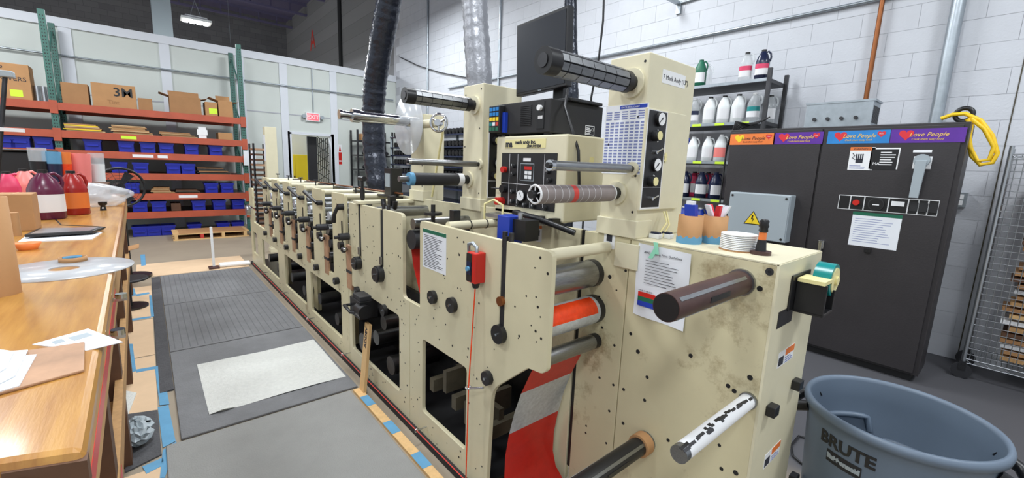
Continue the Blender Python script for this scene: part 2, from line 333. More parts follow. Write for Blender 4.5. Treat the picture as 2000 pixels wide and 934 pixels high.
# steel column behind the partition
b = MB('greybox'); X = ony(316, 30, 12.2).x; b.box(X-.16, X+.16, 12.1, 12.16, 0, 7.4).box(X-.02, X+.02, 12.16, 12.4, 0, 7.4).box(X-.16, X+.16, 12.4, 12.46, 0, 7.4); b.struct('trim_2')
p = onx(610, 75, WX); text('A', 1.0, (WX-.004, p.y+.3, p.z-.4), UMX, UZ, 'redink', None, 'painted_mark', bold=.01); tag(bpy.context.scene.objects['painted_mark'], 'red letter sprayed high on the grey block wall', 'marking')
# lamps
def lamp(loc, lab):
    x, y, z = loc; t = thing('high_bay_lamp', lab, 'lamp', (x, y, z), 'high bay lamps')
    MB('white').prism([(x-.3, y-.2, z), (x+.3, y-.2, z), (x+.22, y-.13, z+.1), (x-.22, y-.13, z+.1)], (0, .001, 0)).box(x-.22, x+.22, y-.14, y+.14, z+.05, z+.11).box(x-.31, x+.31, y-.2, y+.2, z, z+.05).part('housing', t)
    for k in range(4): MB('lampwhite').box(x-.26+k*.14, x-.16+k*.14, y-.17, y+.17, z-.02, z).part('tube', t)
    MB('galv').tube([(x-.12, y, z+.1), (x, y, z+.5)], .006, 5).tube([(x+.12, y, z+.1), (x, y, z+.5)], .006, 5).tube([(x, y, z+.5), (x, y, 7.4)], .006, 5).part('hanger', t)
    l = bpy.data.lights.new('lamp_light', 'AREA'); l.shape = 'RECTANGLE'; l.size = 1.1; l.size_y = .7; l.energy = LAMP_W*(3.2 if y > 13 else 1); l.color = (.93, .97, 1)
    lo = bpy.data.objects.new('lamp_light', l); COL.objects.link(lo); lo.location = (0, 0, -.06); lo.parent = t
for i, L in enumerate(LAMPS): lamp(L, 'white high bay lamp hanging by wires behind the partition' if i == 0 else 'unseen white high bay lamp hanging from the ceiling')
# wall pipes
def pipe(name, pts, r, mk, lab, cat='pipe'): return MB(mk).tube(pts, r, 10).thing(name, lab, cat)
a, b_ = onx(1130, 119, WX-.04), onx(1730, -4, WX-.04); zc = (a.z+b_.z)/2
pipe('wall_conduit', [(WX-.03, -.6, zc), (WX-.03, 8.5, zc)], .016, 'galv', 'thin steel conduit running level along the white block wall', 'conduit')
p = onx(1690, 196, WX-.06); pipe('copper_pipe', [(WX-.05, p.y, 1.6), (WX-.05, p.y, 6)], .02, 'copper', 'brown copper pipe rising behind the black cabinet')
p = onx(1828, 230, WX-.08); pipe('riser_pipe', [(WX-.07, p.y, 1.0), (WX-.07, p.y, 6)], .045, 'galv', 'thick galvanised pipe rising up the white block wall')
for px, lab in ((975, 'pale thin conduit standing on wall right of the grey duct'), (835, 'thin grey conduit standing on the wall between the two ducts')):
    p = onx(px, 90, WX-.03); pipe('wall_conduit', [(WX-.025, p.y, .3), (WX-.025, p.y, 6.5)], .022, 'galv', lab, 'conduit')
p = onx(703, 90, WX-.03); pipe('downpipe', [(WX-.05, 15.2, 3.4), (WX-.05, 15.2, 7.3)], .06, 'blackmat', 'dark downpipe on the grey block wall above the partition')
b = MB('black').tube([onx(x, y, WX-.03) for x, y in ((780, 111), (815, 128), (860, 142), (913, 152))], .012, 6); b.thing('black_cable', 'black cable sagging across the white wall between ducts', 'cable')
p = onx(1872, 390, WX-.02); c = thing('outlet', 'grey double wall socket beside the black cabinet', 'socket', (WX, p.y, p.z-.06)); MB('galv').box(WX-.05, WX, p.y-.05, p.y+.05, p.z-.06, p.z+.06).part('box', c); MB('white').box(WX-.054, WX-.05, p.y-.03, p.y+.03, p.z-.045, p.z-.005).box(WX-.054, WX-.05, p.y-.03, p.y+.03, p.z+.005, p.z+.045).part('socket', c)
p = onx(1328, 8, WX); b = MB('galv').box(WX-.3, WX, p.y-.02, p.y+.02, p.z-.02, p.z+.02).box(WX-.03, WX, p.y-.03, p.y+.03, p.z-.12, p.z+.02).tube([(WX-.02, p.y, p.z), (WX-.02, p.y-.7, p.z+.02)], .014, 6); b.thing('wall_bracket', 'small steel bracket high on the white block wall', 'bracket')
# ================================================================ RIGHT SIDE
CX = 4.33
cab = thing('control_cabinet', 'tall black two-door electrical cabinet with colourful stickers', 'cabinet', (4.6, 1.1, 0))
MB('blackcab').box(CX+.02, 4.68, .3, 1.9, .06, 1.94).part('body', cab, bevel=.004)
MB('black').box(CX+.05, 4.66, .34, 1.86, 0, .06).part('plinth', cab)
d2 = MB('blackcab').box(CX, CX+.02, .33, 1.135, .08, 1.92).part('door', cab, bevel=.003); d1 = MB('blackcab').box(CX, CX+.02, 1.15, 1.885, .08, 1.92).part('door', cab, bevel=.003)
def onc(x, y): return onx(x, y, CX)
def fcard(mb, x0, y0, x1, y1, t=.001, X=CX):   # card on the -X face from two pixel corners
    a, c = onx(x0, y0, X), onx(x1, y1, X); return card(mb, (X, max(a.y, c.y), min(a.z, c.z)), UMX, UZ, abs(a.y-c.y), abs(a.z-c.z), t)
for (x0, y0, x1, y1), mk, hk, tk, dd in (((1428, 258, 1512, 281), 'bannerorange', 'yellow', 'brown', d1), ((1513, 256, 1606, 280), 'purple', 'heart', 'gold', d1), ((1619, 252, 1736, 279), 'bannerblue', 'heart', 'gold', d2), ((1743, 248, 1884, 278), 'purple', 'heart', 'gold', d2)):
    a, c = onc(x0, y0), onc(x1, y1); w, h = a.y-c.y, .1; z0 = 1.8
    b = MB(mk); card(b, (CX, a.y, z0), UMX, UZ, w, h, .0015)
    def heart(cy, cz, r, k): b.m(k).prism([(CX-.0016, cy+r*x/16, cz+r*y/16) for x, y in [(16*math.sin(t)**3, 13*math.cos(t)-5*math.cos(2*t)-2*math.cos(3*t)-math.cos(4*t)) for t in [2*PI*i/24 for i in range(24)]]], (-.0006, 0, 0))
    heart(a.y-w*.22, z0+.06, .042, hk)
    if x0 != 1743: heart(a.y-w*.87, z0+.07, .026, 'heart')
    o = b.part('sticker', dd)
    text('Love People', .042, (CX-.0026, a.y-w*.26, z0+.045), UMX, UZ, tk, dd, shear=.3); text('Cook them tasty food', .019, (CX-.0026, a.y-w*.3, z0+.02), UMX, UZ, tk, dd, shear=.3)
    if x0 != 1743: text('Mom', .012, (CX-.003, a.y-w*.835, z0+.067), UMX, UZ, 'white', dd)
a = onc(1662, 287); b = MB('white'); fcard(b, 1662, 288, 1703, 333); b.m('orange'); card(b, (CX-.001, a.y, a.z-.03), UMX, UZ, .135, .028); b.m('ink'); card(b, (CX-.001, a.y-.045, a.z-.125), UMX, UZ, .045, .03)
for k in range(4): card(b, (CX-.001, a.y-.043-k*.013, a.z-.1), UMX, UZ, .008, .045)
b.tube([(CX-.002, a.y-.02, a.z-.05), (CX-.002, a.y-.035, a.z-.07), (CX-.002, a.y-.02, a.z-.085), (CX-.002, a.y-.04, a.z-.1)], .0025, 5); textlines(b, (CX, a.y-.01, a.z-.17), UMX, UZ, .11, .03, 3, 'inkblue'); b.part('warning_label', d2)
text('WARNING', .022, (CX-.0025, a.y-.02, a.z-.024), UMX, UZ, 'ink', d2)
a = onc(1703, 289); b = MB('white'); fcard(b, 1703, 289, 1752, 331); b.m('black'); card(b, (CX-.001, a.y-.008, a.z-.165), UMX, UZ, .155, .155); textlines(b, (CX-.001, a.y-.06, a.z-.13), UMX, UZ, .1, .11, 6, 'white', .4); b.part('rating_plate', d2); text('MA', .03, (CX-.0025, a.y-.02, a.z-.13), UMX, UZ, 'white', d2)
b = MB('white'); fcard(b, 1784, 293, 1820, 298); b.part('name_plate', d2)
a = onc(1802, 314); b = MB('white'); card(b, (CX, a.y+.05, a.z-.06), UMX, UZ, .1, .09, .004); b.m('greybox').cyl((CX-.004, a.y, a.z), (CX-.05, a.y, a.z), .045).m('greybox').prism([(CX-.035, a.y-.03, a.z), (CX-.035, a.y+.03, a.z), (CX-.035, a.y+.03, a.z-.27), (CX-.035, a.y-.02, a.z-.27)], (-.03, 0, 0)); b.part('switch_lever', d2, 'grey disconnect lever', bevel=.004)
a, c = onc(1640, 380), onc(1830, 421); w = a.y-c.y; z1 = a.z; b = MB('white'); card(b, (CX, a.y, z1-.115), UMX, UZ, w, .115, .002); b.m('black'); xs = [0, .13, .28, .53, .72, .815, .905, 1]
for i in range(7): card(b, (CX-.002, a.y-w*xs[i]-.005, z1-.11), UMX, UZ, w*(xs[i+1]-xs[i])-.008, .105, .002)
b.part('meter_panel', d2); q = a.y
MB('red').cyl((CX-.004, q-w*.2, z1-.055), (CX-.025, q-w*.2, z1-.055), .022).part('indicator', d2, 'red lamp lens'); MB('darksteel').cyl((CX-.004, q-w*.41, z1-.058), (CX-.014, q-w*.41, z1-.058), .05, n=28).m('black').cyl((CX-.014, q-w*.41, z1-.058), (CX-.016, q-w*.41, z1-.058), .043, n=28).m('labelwhite').box(CX-.017, CX-.016, q-w*.41-.02, q-w*.41+.02, z1-.066, z1-.058).part('hour_meter', d2)
b = MB('white'); card(b, (CX-.004, q-w*.56, z1-.06), UMX, UZ, .075, .035, .003); b.part('meter_face', d2)
for k in (.74, .83, .92): b = MB('blackmat'); card(b, (CX-.004, q-w*k, z1-.09), UMX, UZ, .045, .065, .006); b.part('rocker_switch', d2)
a = onc(1667, 412); b = MB('paper'); card(b, (CX, a.y, a.z-.275), UMX, UZ, .3, .27, .001); b.m('green'); card(b, (CX-.001, a.y, a.z-.03), UMX, UZ, .3, .026, .0006); textlines(b, (CX, a.y-.02, a.z-.24), UMX, UZ, .26, .2, 11, 'inkblue', .2); b.part('notice', d2)
a = onc(1604, 485); MB('chrome').box(CX-.03, CX, a.y-.02, a.y+.02, a.z, a.z+.07).box(CX-.05, CX-.03, a.y-.012, a.y+.012, a.z-.1, a.z+.06).part('handle', d2, 'chrome handle', bevel=.004)
a = onc(1695, 489); MB('black').box(CX-.02, CX, a.y-.02, a.y+.02, a.z-.015, a.z+.015).part('latch', d2)
a, c = onx(1432, 378, 4.2), onx(1520, 470, 4.2); b = MB('greybox').box(4.21, CX, 1.27, 1.78, .945, 1.36).part('junction_box', d1, 'grey box with yellow hazard triangle', bevel=.006)
MB('greybox').box(4.195, 4.21, 1.275, 1.775, .95, 1.355).part('box_lid', d1, bevel=.004)
for y in (1.3, 1.75):
    for z in (.975, 1.33): MB('darksteel').cyl((4.195, y, z), (4.19, y, z), .01, n=10).part('screw', d1)
t = onx(1470, 428, 4.195); b = MB('black'); T = lambda s, x: [(x, t.y+s*.075, t.z-s*.05), (x, t.y-s*.075, t.z-s*.05), (x, t.y, t.z+s*.075)]
b.prism(T(1, 4.195), (-.001, 0, 0)).m('yellow').prism(T(.84, 4.194), (-.001, 0, 0)).m('black').prism([(4.193, t.y+.008, t.z+.035), (4.193, t.y+.014, t.z-.005), (4.193, t.y-.002, t.z), (4.193, t.y+.004, t.z-.035), (4.193, t.y-.014, t.z+.008), (4.193, t.y, t.z+.004), (4.193, t.y-.004, t.z+.035)], (-.001, 0, 0)); b.part('hazard_sign', d1)
# galvanised box on the cabinet
c = thing('resistor_box', 'galvanised louvred box with four studs on the black cabinet', 'box', (4.6, 1.1, 1.94))
MB('galv').box(4.42, 4.66, .86, 1.32, 1.94, 2.14).part('body', c, bevel=.004); MB('galv').box(4.415, 4.665, .85, 1.325, 2.135, 2.15).part('lid', c)
for k in range(4): MB('darksteel').cyl((4.42, .96+k*.095, 2.01), (4.40, .96+k*.095, 2.01), .014, n=10).part('stud', c)
for k in range(9): MB('black').box(4.44+k*.022, 4.452+k*.022, .857, .86, 1.97, 2.1).part('louvre', c)
# yellow cord on a hook
p = onx(1885, 225, 4.5); b = MB('cordyellow'); q = [(1838, 232), (1860, 224), (1885, 222), (1915, 235), (1938, 265), (1948, 300), (1938, 318), (1915, 322), (1898, 305), (1892, 270), (1897, 245), (1890, 232)]
c = thing('yellow_cord', 'looped yellow cord hung over the cabinet corner', 'cord', tuple(onx(1895, 320, 4.5))); b.tube([onx(x, y, 4.5-.02*i/11) for i, (x, y) in enumerate(q)], .014, 8).part('loop', c)
MB('cordyellow').tube([onx(x-3, y-3, 4.48) for x, y in [(1900, 235), (1925, 255), (1944, 290), (1935, 315), (1912, 318), (1897, 290), (1895, 255)]], .013, 8).part('loop', c)
MB('black').torus(onx(1883, 224, 4.52), (1, 0, 0), .045, .015, 20, 8).thing('cable_grommet', 'thick black ring holding the yellow cord', 'ring')
# gallon jugs
def jug(bodym, labm, capm, lab, tall=.29, r=.062, second=None):
    t = thing('jug', lab, 'jug')
    k = tall/.29; b = MB(bodym).lathe([(r*.9, 0), (r, .008), (r, .17*k), (r*.96, .185*k), (r*.7, .235*k), (.026, .268*k), (.022, .275*k)], (0, 0, 0), n=20, e=3); o = b.part('body', t)
    q = r/.075; MB(bodym).tube([(0, .018*q, .262*k), (0, .05*q, .272*k), (0, .074*q, .25*k), (0, .083*q, .215*k), (0, .074*q, .175*k)], .0105*q, 8).part('handle', t)
    MB(capm).cyl((0, 0, .272*k), (0, 0, .292*k), .024, n=14).part('cap', t)
    if labm:
        n = 9; rows = [[(r*1.012*math.cos(a)*((abs(math.cos(a))**3+abs(math.sin(a))**3)**(-1/3)), r*1.012*math.sin(a)*((abs(math.cos(a))**3+abs(math.sin(a))**3)**(-1/3)), z*k) for a in [-1.0+2.0*i/n for i in range(n+1)]] for z in (.045, .15)]
        MB(labm).grid(rows).part('label', t)
        if second: MB(second).grid([[(x*1.006, y*1.006, z) for x, y, z in rows[1]], [(x*1.006, y*1.006, (.105)*k) for x, y, z in rows[1]]]).part('label_band', t)
    return t
def place(proto, pts, labs=None, group=None, rz=PI+.5):
    for i, p in enumerate(pts):
        o = proto if i == 0 else dup(proto, (0, 0, 0))
        o.location = p; o.rotation_euler = (0, 0, rz+(i % 3-1)*.25)
        if labs: o['label'] = labs[i]
        if group: o['group'] = group
# jug shelving
SX = 4.73
sh = thing('jug_shelving', 'grey steel shelving loaded with jugs beside the black cabinet', 'shelving', (4.9, 2.6, 0))
SHZ = [.42, .84, 1.245, 1.655, 2.06, 2.47]
for z in SHZ:
    s_ = MB('darksteel').box(SX, 5.18, 1.77, 3.3, z-.035, z).part('shelf', sh)
    MB('galv').box(SX-.004, SX, 1.77, 3.3, z-.03, z).part('shelf_lip', sh)
for x in (SX-.01, 5.17):
    for y in (1.75, 3.29): MB('darksteel').box(x, x+.035, y, y+.035, 0, 2.56).part('upright', sh)
for y, z in ((2.0, 2.06), (2.25, 2.06), (2.5, 2.06), (2.45, 1.655), (2.2, 1.655), (2.42, 1.245), (2.2, 1.245)): card(MB('lime'), (SX-.005, y, z-.03), UMX, UZ, .1, .026).part('price_tag', sh)
def sp(px, z, X=4.83): p = onx(px, 200, X); return (X, p.y, z)
g = 'jugs on the shelving'
place(jug('clear', 'labelwhite', 'black', '', second='magenta'), [sp(1449, 2.47)], ['clear jug with pink label standing on the top shelf'], g)
place(jug('navy', 'labelwhite', 'black', '', second='magenta'), [sp(1480, 2.47)], ['dark purple jug with pink label standing on the top shelf'], g)
place(jug('green', 'labelwhite', 'green', ''), [sp(1362, 2.47)], ['green jug standing on the top shelf beside the press tower'], g)
place(jug('clear', None, 'white', ''), [sp(1374, 2.47, 5.05)], ['clear jug with white cap behind the green jug'], g)
place(jug('milky', 'labelwhite', 'black', ''), [sp(x, 2.06) for x in (1388, 1415, 1443)], ['white jug with white label on the second shelf down']*3, g)
place(jug('clear', 'labelwhite', 'white', '', second='teal'), [sp(1474, 2.06)], ['translucent jug with small teal label band on second shelf'], g)
place(jug('clear', 'labelwhite', 'black', ''), [sp(1505, 2.06, 5.06)], ['grey jug behind the shelving upright on second shelf'], g)
place(jug('clear', 'labelwhite', 'white', '', second='navy'), [sp(1358, 2.06)], ['half-hidden jug next to the tower on second shelf'], g)
place(jug('milky', 'labelwhite', 'white', '', .27, .058), [sp(x, 1.655) for x in (1363, 1392)], ['white round jug with white cap on the middle shelf']*2, g)
place(jug('blue', 'labelwhite', 'blue', ''), [sp(1343, 1.655)], ['blue jug next to the tower on the middle shelf'], g)
place(jug('milky', 'pink', 'white', ''), [sp(1418, 1.655, 4.86)], ['white jug with pale red label by the cable bundle'], g)
place(jug('navy', 'labelwhite', 'navy', ''), [sp(x, 1.245) for x in (1354, 1387, 1416)], ['navy blue jug with white label on the lower shelf']*3, g)
place(jug('magenta', 'labelwhite', 'black', ''), [sp(x, 1.245, 5.06) for x in (1372, 1400)], ['magenta jug at the back of the lower shelf']*2, g)
place(jug('blue', None, 'white', ''), [sp(1358, .84), sp(1392, .84)], ['bright blue jug on the shelf behind the cardboard cups']*2, g)
b = MB('blackmat')
for k in range(7):
    x = CX+.03+k*.012; b.tube([(4.5, 1.75-.02*k, 1.99+.012*k), (4.42+k*.02, 1.9, 2.03-.01*k), (4.4+k*.015, 1.95+.006*k, 1.8), (4.4+k*.015, 1.95+.008*k, .9), (4.42+k*.015, 1.95, .05)], .007, 5)
b.thing('cable_bundle', 'bundle of thin cables spilling over the cabinet edge', 'cable')
# wire cart with boards
ca = thing('wire_cart', 'chrome wire cart on casters full of wood boards', 'cart', (5.0, -.4, 0))
for x, y in ((4.82, .1), (5.2, .1), (4.82, -1.0), (5.2, -1.0)):
    MB('wire').cyl((x, y, .13), (x, y, 1.8), .014, n=10).part('post', ca)
    MB('rubber').cyl((x-.018, y, .06), (x+.018, y, .06), .06, n=18).m('darksteel').box(x-.025, x+.025, y-.02, y+.02, .07, .14).part('caster', ca)
for z in (.16, 1.74):
    b = MB('wire').tube([(4.82, .1, z), (4.82, -1, z)], .006, 6).tube([(5.2, .1, z), (5.2, -1, z)], .006, 6).tube([(4.82, .1, z-.035), (4.82, -1, z-.035)], .005, 6)
    for k in range(40): b.tube([(4.82, .1-k*.028, z+.003), (5.2, .1-k*.028, z+.003)], .0025, 4)
    for k in range(22): b.tube([(4.82, .1-k*.05, z-.035*(k % 2)), (4.82, .05-k*.05, z-.035*((k+1) % 2))], .003, 4)
    b.part('wire_shelf', ca)
for nm, fx in (('side_grid', lambda a, z: (4.82, .1-a*.3, z)), ('end_grid', lambda a, z: (4.82+a*.38, .1, z))):
    b = MB('wire')
    for k in range(9): b.tube([fx(k/8, .2), fx(k/8, 1.72)], .0028, 4)
    for k in range(32): b.tube([fx(0, .2+k*.049), fx(1, .2+k*.049)], .0024, 4)
    b.part(nm, ca)
for k in range(30):
    z = .2+k*.047; w = random.uniform(0, .05); mk = ('rawwood', 'card', 'white', 'pine', 'card2', 'darkwood')[(k*7+k//3) % 6] if k < 12 else ('card2', 'darkwood', 'card')[k % 3]
    MB(mk).box(4.87+w, 5.18, -.95, -.06+random.uniform(-.03, .03), z, z+.028).thing('board', {'rawwood': 'raw wood', 'card': 'tan', 'white': 'white faced', 'pine': 'pale pine', 'card2': 'mid brown', 'darkwood': 'dark brown'}[mk]+' board lying flat in the wire cart, '+('lower' if k < 12 else 'upper')+' part of the stack', 'board', 'boards in the wire cart')
# trash can
TC = (2.033, .169); R = .284
tc = thing('trash_can', 'big round blue-grey plastic trash can with black lettering', 'trash can', (TC[0], TC[1], 0))
MB('canblue').lathe([(.225, .0), (.235, .02), (.268, .62), (.27, .655), (R, .66), (R+.002, .675), (R-.004, .69), (R-.016, .69), (R-.02, .675), (.256, .6), (.225, .03), (.0, .025)], (*TC, 0), n=64, cap1=False).part('body', tc)
hp = onz(1572, 775, .62); ha = math.atan2(hp.y-TC[1], hp.x-TC[0])
for a in (ha, ha+PI):
    c, s = math.cos(a), math.sin(a); u = V(c, s, 0); t = V(-s, c, 0); o = V(*TC, .6); MB('black').tube([o+u*.25-t*.09+V(0, 0, .03), o+u*.31-t*.08, o+u*.335-V(0, 0, .02), o+u*.31+t*.08, o+u*.25+t*.09+V(0, 0, .03)], .02, 8).part('handle', tc)
for a0, z, w in ((.9, .5, .5), (-.6, .42, .9)):
    MB('canblue').tube([(TC[0]+math.cos(a0-w+2*w*i/14)*(.245), TC[1]+math.sin(a0-w+2*w*i/14)*.245, z+(.03 if 0 < i < 14 else -.03)) for i in range(15)], .012, 6).part('inner_rib', tc)
def cyltext(s, size, ang, z, mk, nm, ctr, rad, parent):
    o = text(s, size, (0, 0, 0), (1, 0, 0), (0, 1, 0), mk, None, nm, align='CENTER', bold=.002, ext=.001)
    for v in o.data.vertices:
        x, y, q = v.co; zz = z+y; rr_ = rad(zz)+q+.001; a = ang+x/rr_; v.co = (rr_*math.cos(a), rr_*math.sin(a), zz)
    o.parent = parent
can_r = lambda z: .235+(z-.02)*(.033/.6)
def hitcan(x, y):
    d = ray(x, y); e = CAM-V(*TC, 0); A_ = d.x**2+d.y**2; B_ = e.x*d.x+e.y*d.y; t = (-B_-math.sqrt(max(0, B_*B_-A_*(e.x**2+e.y**2-.266**2))))/A_; q = CAM+d*t; return math.atan2(q.y-TC[1], q.x-TC[0]), q.z
ang, zb = hitcan(1655, 845); zb = min(zb-.025, .57)
cyltext('BRUTE', .062, ang, zb, 'black', 'lettering', TC, can_r, tc)
b = MB('blackmat'); b.grid([[(TC[0]+(can_r(z)+.0012)*math.cos(ang+a), TC[1]+(can_r(z)+.0012)*math.sin(ang+a), z) for a in (-.22, -.11, 0, .11, .22)] for z in (zb-.06, zb-.015)]); b.part('badge', tc)
cyltext('Rubbermaid', .022, ang, zb-.044, 'greybox', 'badge_lettering', TC, lambda z: can_r(z)+.001, tc)
MB('black').tube([onz(x, y, .01) for x, y in ((1590, 860), (1560, 852), (1545, 870), (1548, 890), (1565, 905), (1590, 915))], .006, 6).thing('power_cord', 'thin black cord curling on floor beside the trash can', 'cord')
# ================================================================ PRINTING PRESS
NX, FX = 1.06, 1.44            # operator-side face of the near frame, face of the far frame and towers
press = thing('printing_press', 'long cream narrow-web printing press with towers, rollers and red web', 'printing press', (1.3, 3.5, 0))
TOP, TU = 1.228, 1.275
P1 = rnd([(1.98, .76, 0), (1.98, 1.226, .03), (1.305, 1.227, .002), (1.305, .83, 0), (1.275, .83, 0), (1.275, 1.228, .002), (1.02, 1.231, .03), (1.02, .785, .02), (1.045, .765, .01), (1.12, .757, .01), (1.34, .57, .06), (1.36, .03, 0), (2.095, .03, 0), (2.095, .76, 0)], .01)
plate('side_frame', [P1, rnd(rect(1.53, 1.95, .17, .59), .025)], NX, NX+.022, 'cream', press)
P2 = rnd([(2.099, .03, 0), (3.06, .03, 0), (3.06, .76, 0), (3.022, .76, 0), (3.012, 1.228, .015), (2.835, 1.23, .002), (2.835, .85, 0), (2.795, .85, 0), (2.795, 1.232, .002), (2.485, 1.234, .002), (2.485, .88, 0), (2.44, .88, 0), (2.44, 1.236, .002), (2.18, 1.238, .035), (2.18, .76, .03), (2.099, .76, 0)], .01)
plate('side_frame', [P2, rnd(rect(2.23, 3.0, .155, .635), .025)], NX, NX+.022, 'cream', press)
YL = [3.37+.512*k for k in range(6)]
P3 = [(3.064, .03, 0)]; P3 += [(6.9, .03, 0), (6.88, 1.085, .03), (6.62, 1.1, .03), (6.62, .64, .02), (YL[5], .63, .02)]
for y in YL[::-1]: P3 += [(y, TU, .02), (y-.28, TU+.003, .02), (y-.28, .63, .015)] + ([(y-.512, .63, .015)] if y > 3.5 else [])
P3[-1] = (3.09, .76, 0); P3 += [(3.064, .76, 0)]
plate('side_frame', [rnd(P3, .01), rnd(rect(3.22, 4.03, .15, .515), .02), rnd(rect(4.18, 4.98, .155, .5), .02), rnd(rect(5.28, 6.14, .145, .485), .02), rnd(rect(6.45, 6.75, .2, .5), .02)], NX, NX+.022, 'creamworn', press)
# far side frame, dark backing added to keep the windows dark inside, base rails
FP = [(1.225, .03), (6.95, .03), (6.95, .64), (5.93, .64), (5.93, TU)]
plate('side_frame', [rnd([(1.225, .03, 0), (6.95, .03, 0), (6.95, 1.0, .02), (6.2, 1.24, .02), (2.2, 1.28, .02), (1.62, 1.3, .02), (1.56, 1.252, .01), (1.225, 1.257, .005)], .01)], FX, FX+.022, 'cream', press)
MB('darksteel').box(FX-.03, FX-.002, 1.4, 6.8, .06, .6).part('dark_backing', press)
MB('black').box(NX+.03, FX-.01, 1.4, 6.9, .03, .06).part('drip_tray', press)
for x in (NX+.012, FX+.02): MB('blackmat').box(x-.03, x+.03, 1.37, 6.95, 0, .04).part('base_rail', press)
# castings and rollers seen through the windows
for y in (1.5, 1.68, 1.9): MB('grimy').box(NX+.03, FX-.03, y-.02, y+.02, .2+.1*(y > 1.6), .27+.1*(y > 1.6)).part('casting', press)
for y, z in ((1.6, .25), (1.8, .33)): MB('grimy').box(NX+.05, FX-.05, y-.015, y+.015, z, z+.12).box(1.24, 1.27, y-.1, y+.1, z, z+.08).part('casting', press)
for y, z, r in ((2.4, .25, .06), (2.62, .36, .05), (2.86, .24, .07), (2.5, .5, .045), (3.4, .25, .05), (3.85, .3, .05), (4.35, .25, .05), (4.8, .28, .05), (5.45, .25, .05), (5.9, .28, .05)): MB('darksteel').cyl((NX+.022, y, z), (FX, y, z), r, n=20).part('roller', press)
for y0, y1 in ((3.22, 3.42), (4.18, 4.34), (5.28, 5.42)): MB('creamdark').box(NX+.1, NX+.13, y0, y1, .08, .55).part('inner_post', press)
# six printing units
for k, y in enumerate(YL):
    MB('creamclean').cyl((NX+.02, y-.07, 1.243), (FX, y-.07, 1.243), .024, n=16).part('tie_bar', press)
    for x in (1.22,): MB('darksteel').cyl((x, y-.07, 1.262), (x, y-.07, 1.315), .005, n=8).cyl((x-.02, y-.07, 1.315), (x+.02, y-.07, 1.315), .007, n=8).part('clamp_screw', press)
    n_ = y-.28-.232 if k else 3.03
    for z, r, mk, dy in ((.74, .045, 'darksteel', -.11), (.86, .035, 'rubber', -.14), (.97, .04, 'steel', -.1), (1.08, .035, 'websilver', -.13), (1.16, .02, 'steel', -.06)):
        MB(mk).cyl((NX+.005, y-.28+dy, z), (FX, y-.28+dy, z), r, n=16).part('roller', press)
    MB('inkbrown').box(NX-.005, NX+.012, y-.39, y-.3, .6, .92).m('rubber').box(NX-.008, NX+.013, y-.392, y-.298, .72, .74).part('ink_pan', press, 'ink-stained tan pan')
    MB('rubber').cyl((NX-.07, y-.35, .985), (NX+.02, y-.35, .985), .026, n=16).m('darksteel').cyl((NX-.1, y-.35, .985), (NX-.07, y-.35, .985), .012, n=10).part('roller_knob', press)
    MB('black').sphere((NX-.035, y-.34, .89), .022).cyl((NX-.03, y-.34, .89), (NX+.02, y-.3, .89), .012, n=8).m('chrome').sphere((NX-.04, y-.375, .9), .014).part('ball_knob', press)
    MB('black').cyl((NX-.03, y-.22, .9), (NX, y-.22, .9), .03, n=18).m('darksteel').box(NX-.006, NX-.001, y-.226, y-.214, .93, 1.08).part('adjuster', press)
    MB('black').cyl((NX-.035, y-.1, .605), (NX, y-.1, .605), .028, n=10).m('chrome').cyl((NX-.038, y-.1, .605), (NX-.035, y-.1, .605), .006, n=8).part('knob', press)
    if k == 0: MB('black').cyl((NX-.04, y-.25, 1.185), (NX, y-.25, 1.185), .024, n=14).tube([(NX-.04, y-.25, 1.185), (NX-.06, y-.24, 1.13), (NX-.06, y-.22, 1.075)], [.012, .014, .017], 8).part('lever', press)
    else: MB('black').cyl((NX-.04, y-.27, 1.17), (NX, y-.27, 1.17), .02, n=14).tube([(NX-.04, y-.27, 1.17), (NX-.06, y-.16, 1.21), (NX-.07, y-.05, 1.245)], [.011, .013, .017], 8).part('lever', press)
MB('chrome').box(NX-.03, NX-.005, 6.3, 6.9, .84, .86).m('alum').cyl((NX-.05, 6.85, .78), (NX, 6.85, .78), .07, n=18).part('web_guide', press)
MB('copper').tube([(FX-.03, 2.9, 1.29), (FX-.03, 6.3, 1.25)], .008, 6).m('darksteel').box(FX-.06, FX+.01, 2.95, 6.2, 1.252, 1.262).part('air_line', press)
# bolt holes
rb = random.Random(11)
def holes(name, lst, X, r0=.006, kind=True):
    b = MB('black')
    for y, z, r in lst: b.cyl((X-.0008, y, z), (X+.002, y, z), r, n=10)
    b.part(name, press, kind='stuff')
def scat(y0, y1, z0, z1, n): return [(rb.uniform(y0, y1), rb.uniform(z0, z1), rb.choice((.003, .004, .0055))) for _ in range(n)]
holes('bolt_holes', scat(1.33, 1.96, .64, 1.2, 26)+scat(1.04, 1.26, .82, 1.2, 14)+scat(1.97, 2.08, .1, .74, 12)+scat(1.38, 1.51, .1, .6, 7)+scat(1.55, 1.95, .05, .15, 6), NX)
holes('bolt_holes', scat(2.2, 2.42, .66, 1.2, 14)+scat(2.5, 2.78, .66, 1.2, 18)+scat(2.85, 3.0, .66, 1.2, 12)+scat(2.12, 2.22, .1, .74, 16)+scat(2.3, 2.95, .06, .14, 8), NX)
holes('bolt_holes', sum([scat(y-.27, y-.01, .66, 1.24, 9)+scat(y-.27, y-.02, .53, .61, 4)+scat(y-.3, y, .06, .13, 5) for y in YL], [])+scat(6.2, 6.9, .06, .6, 8), NX)
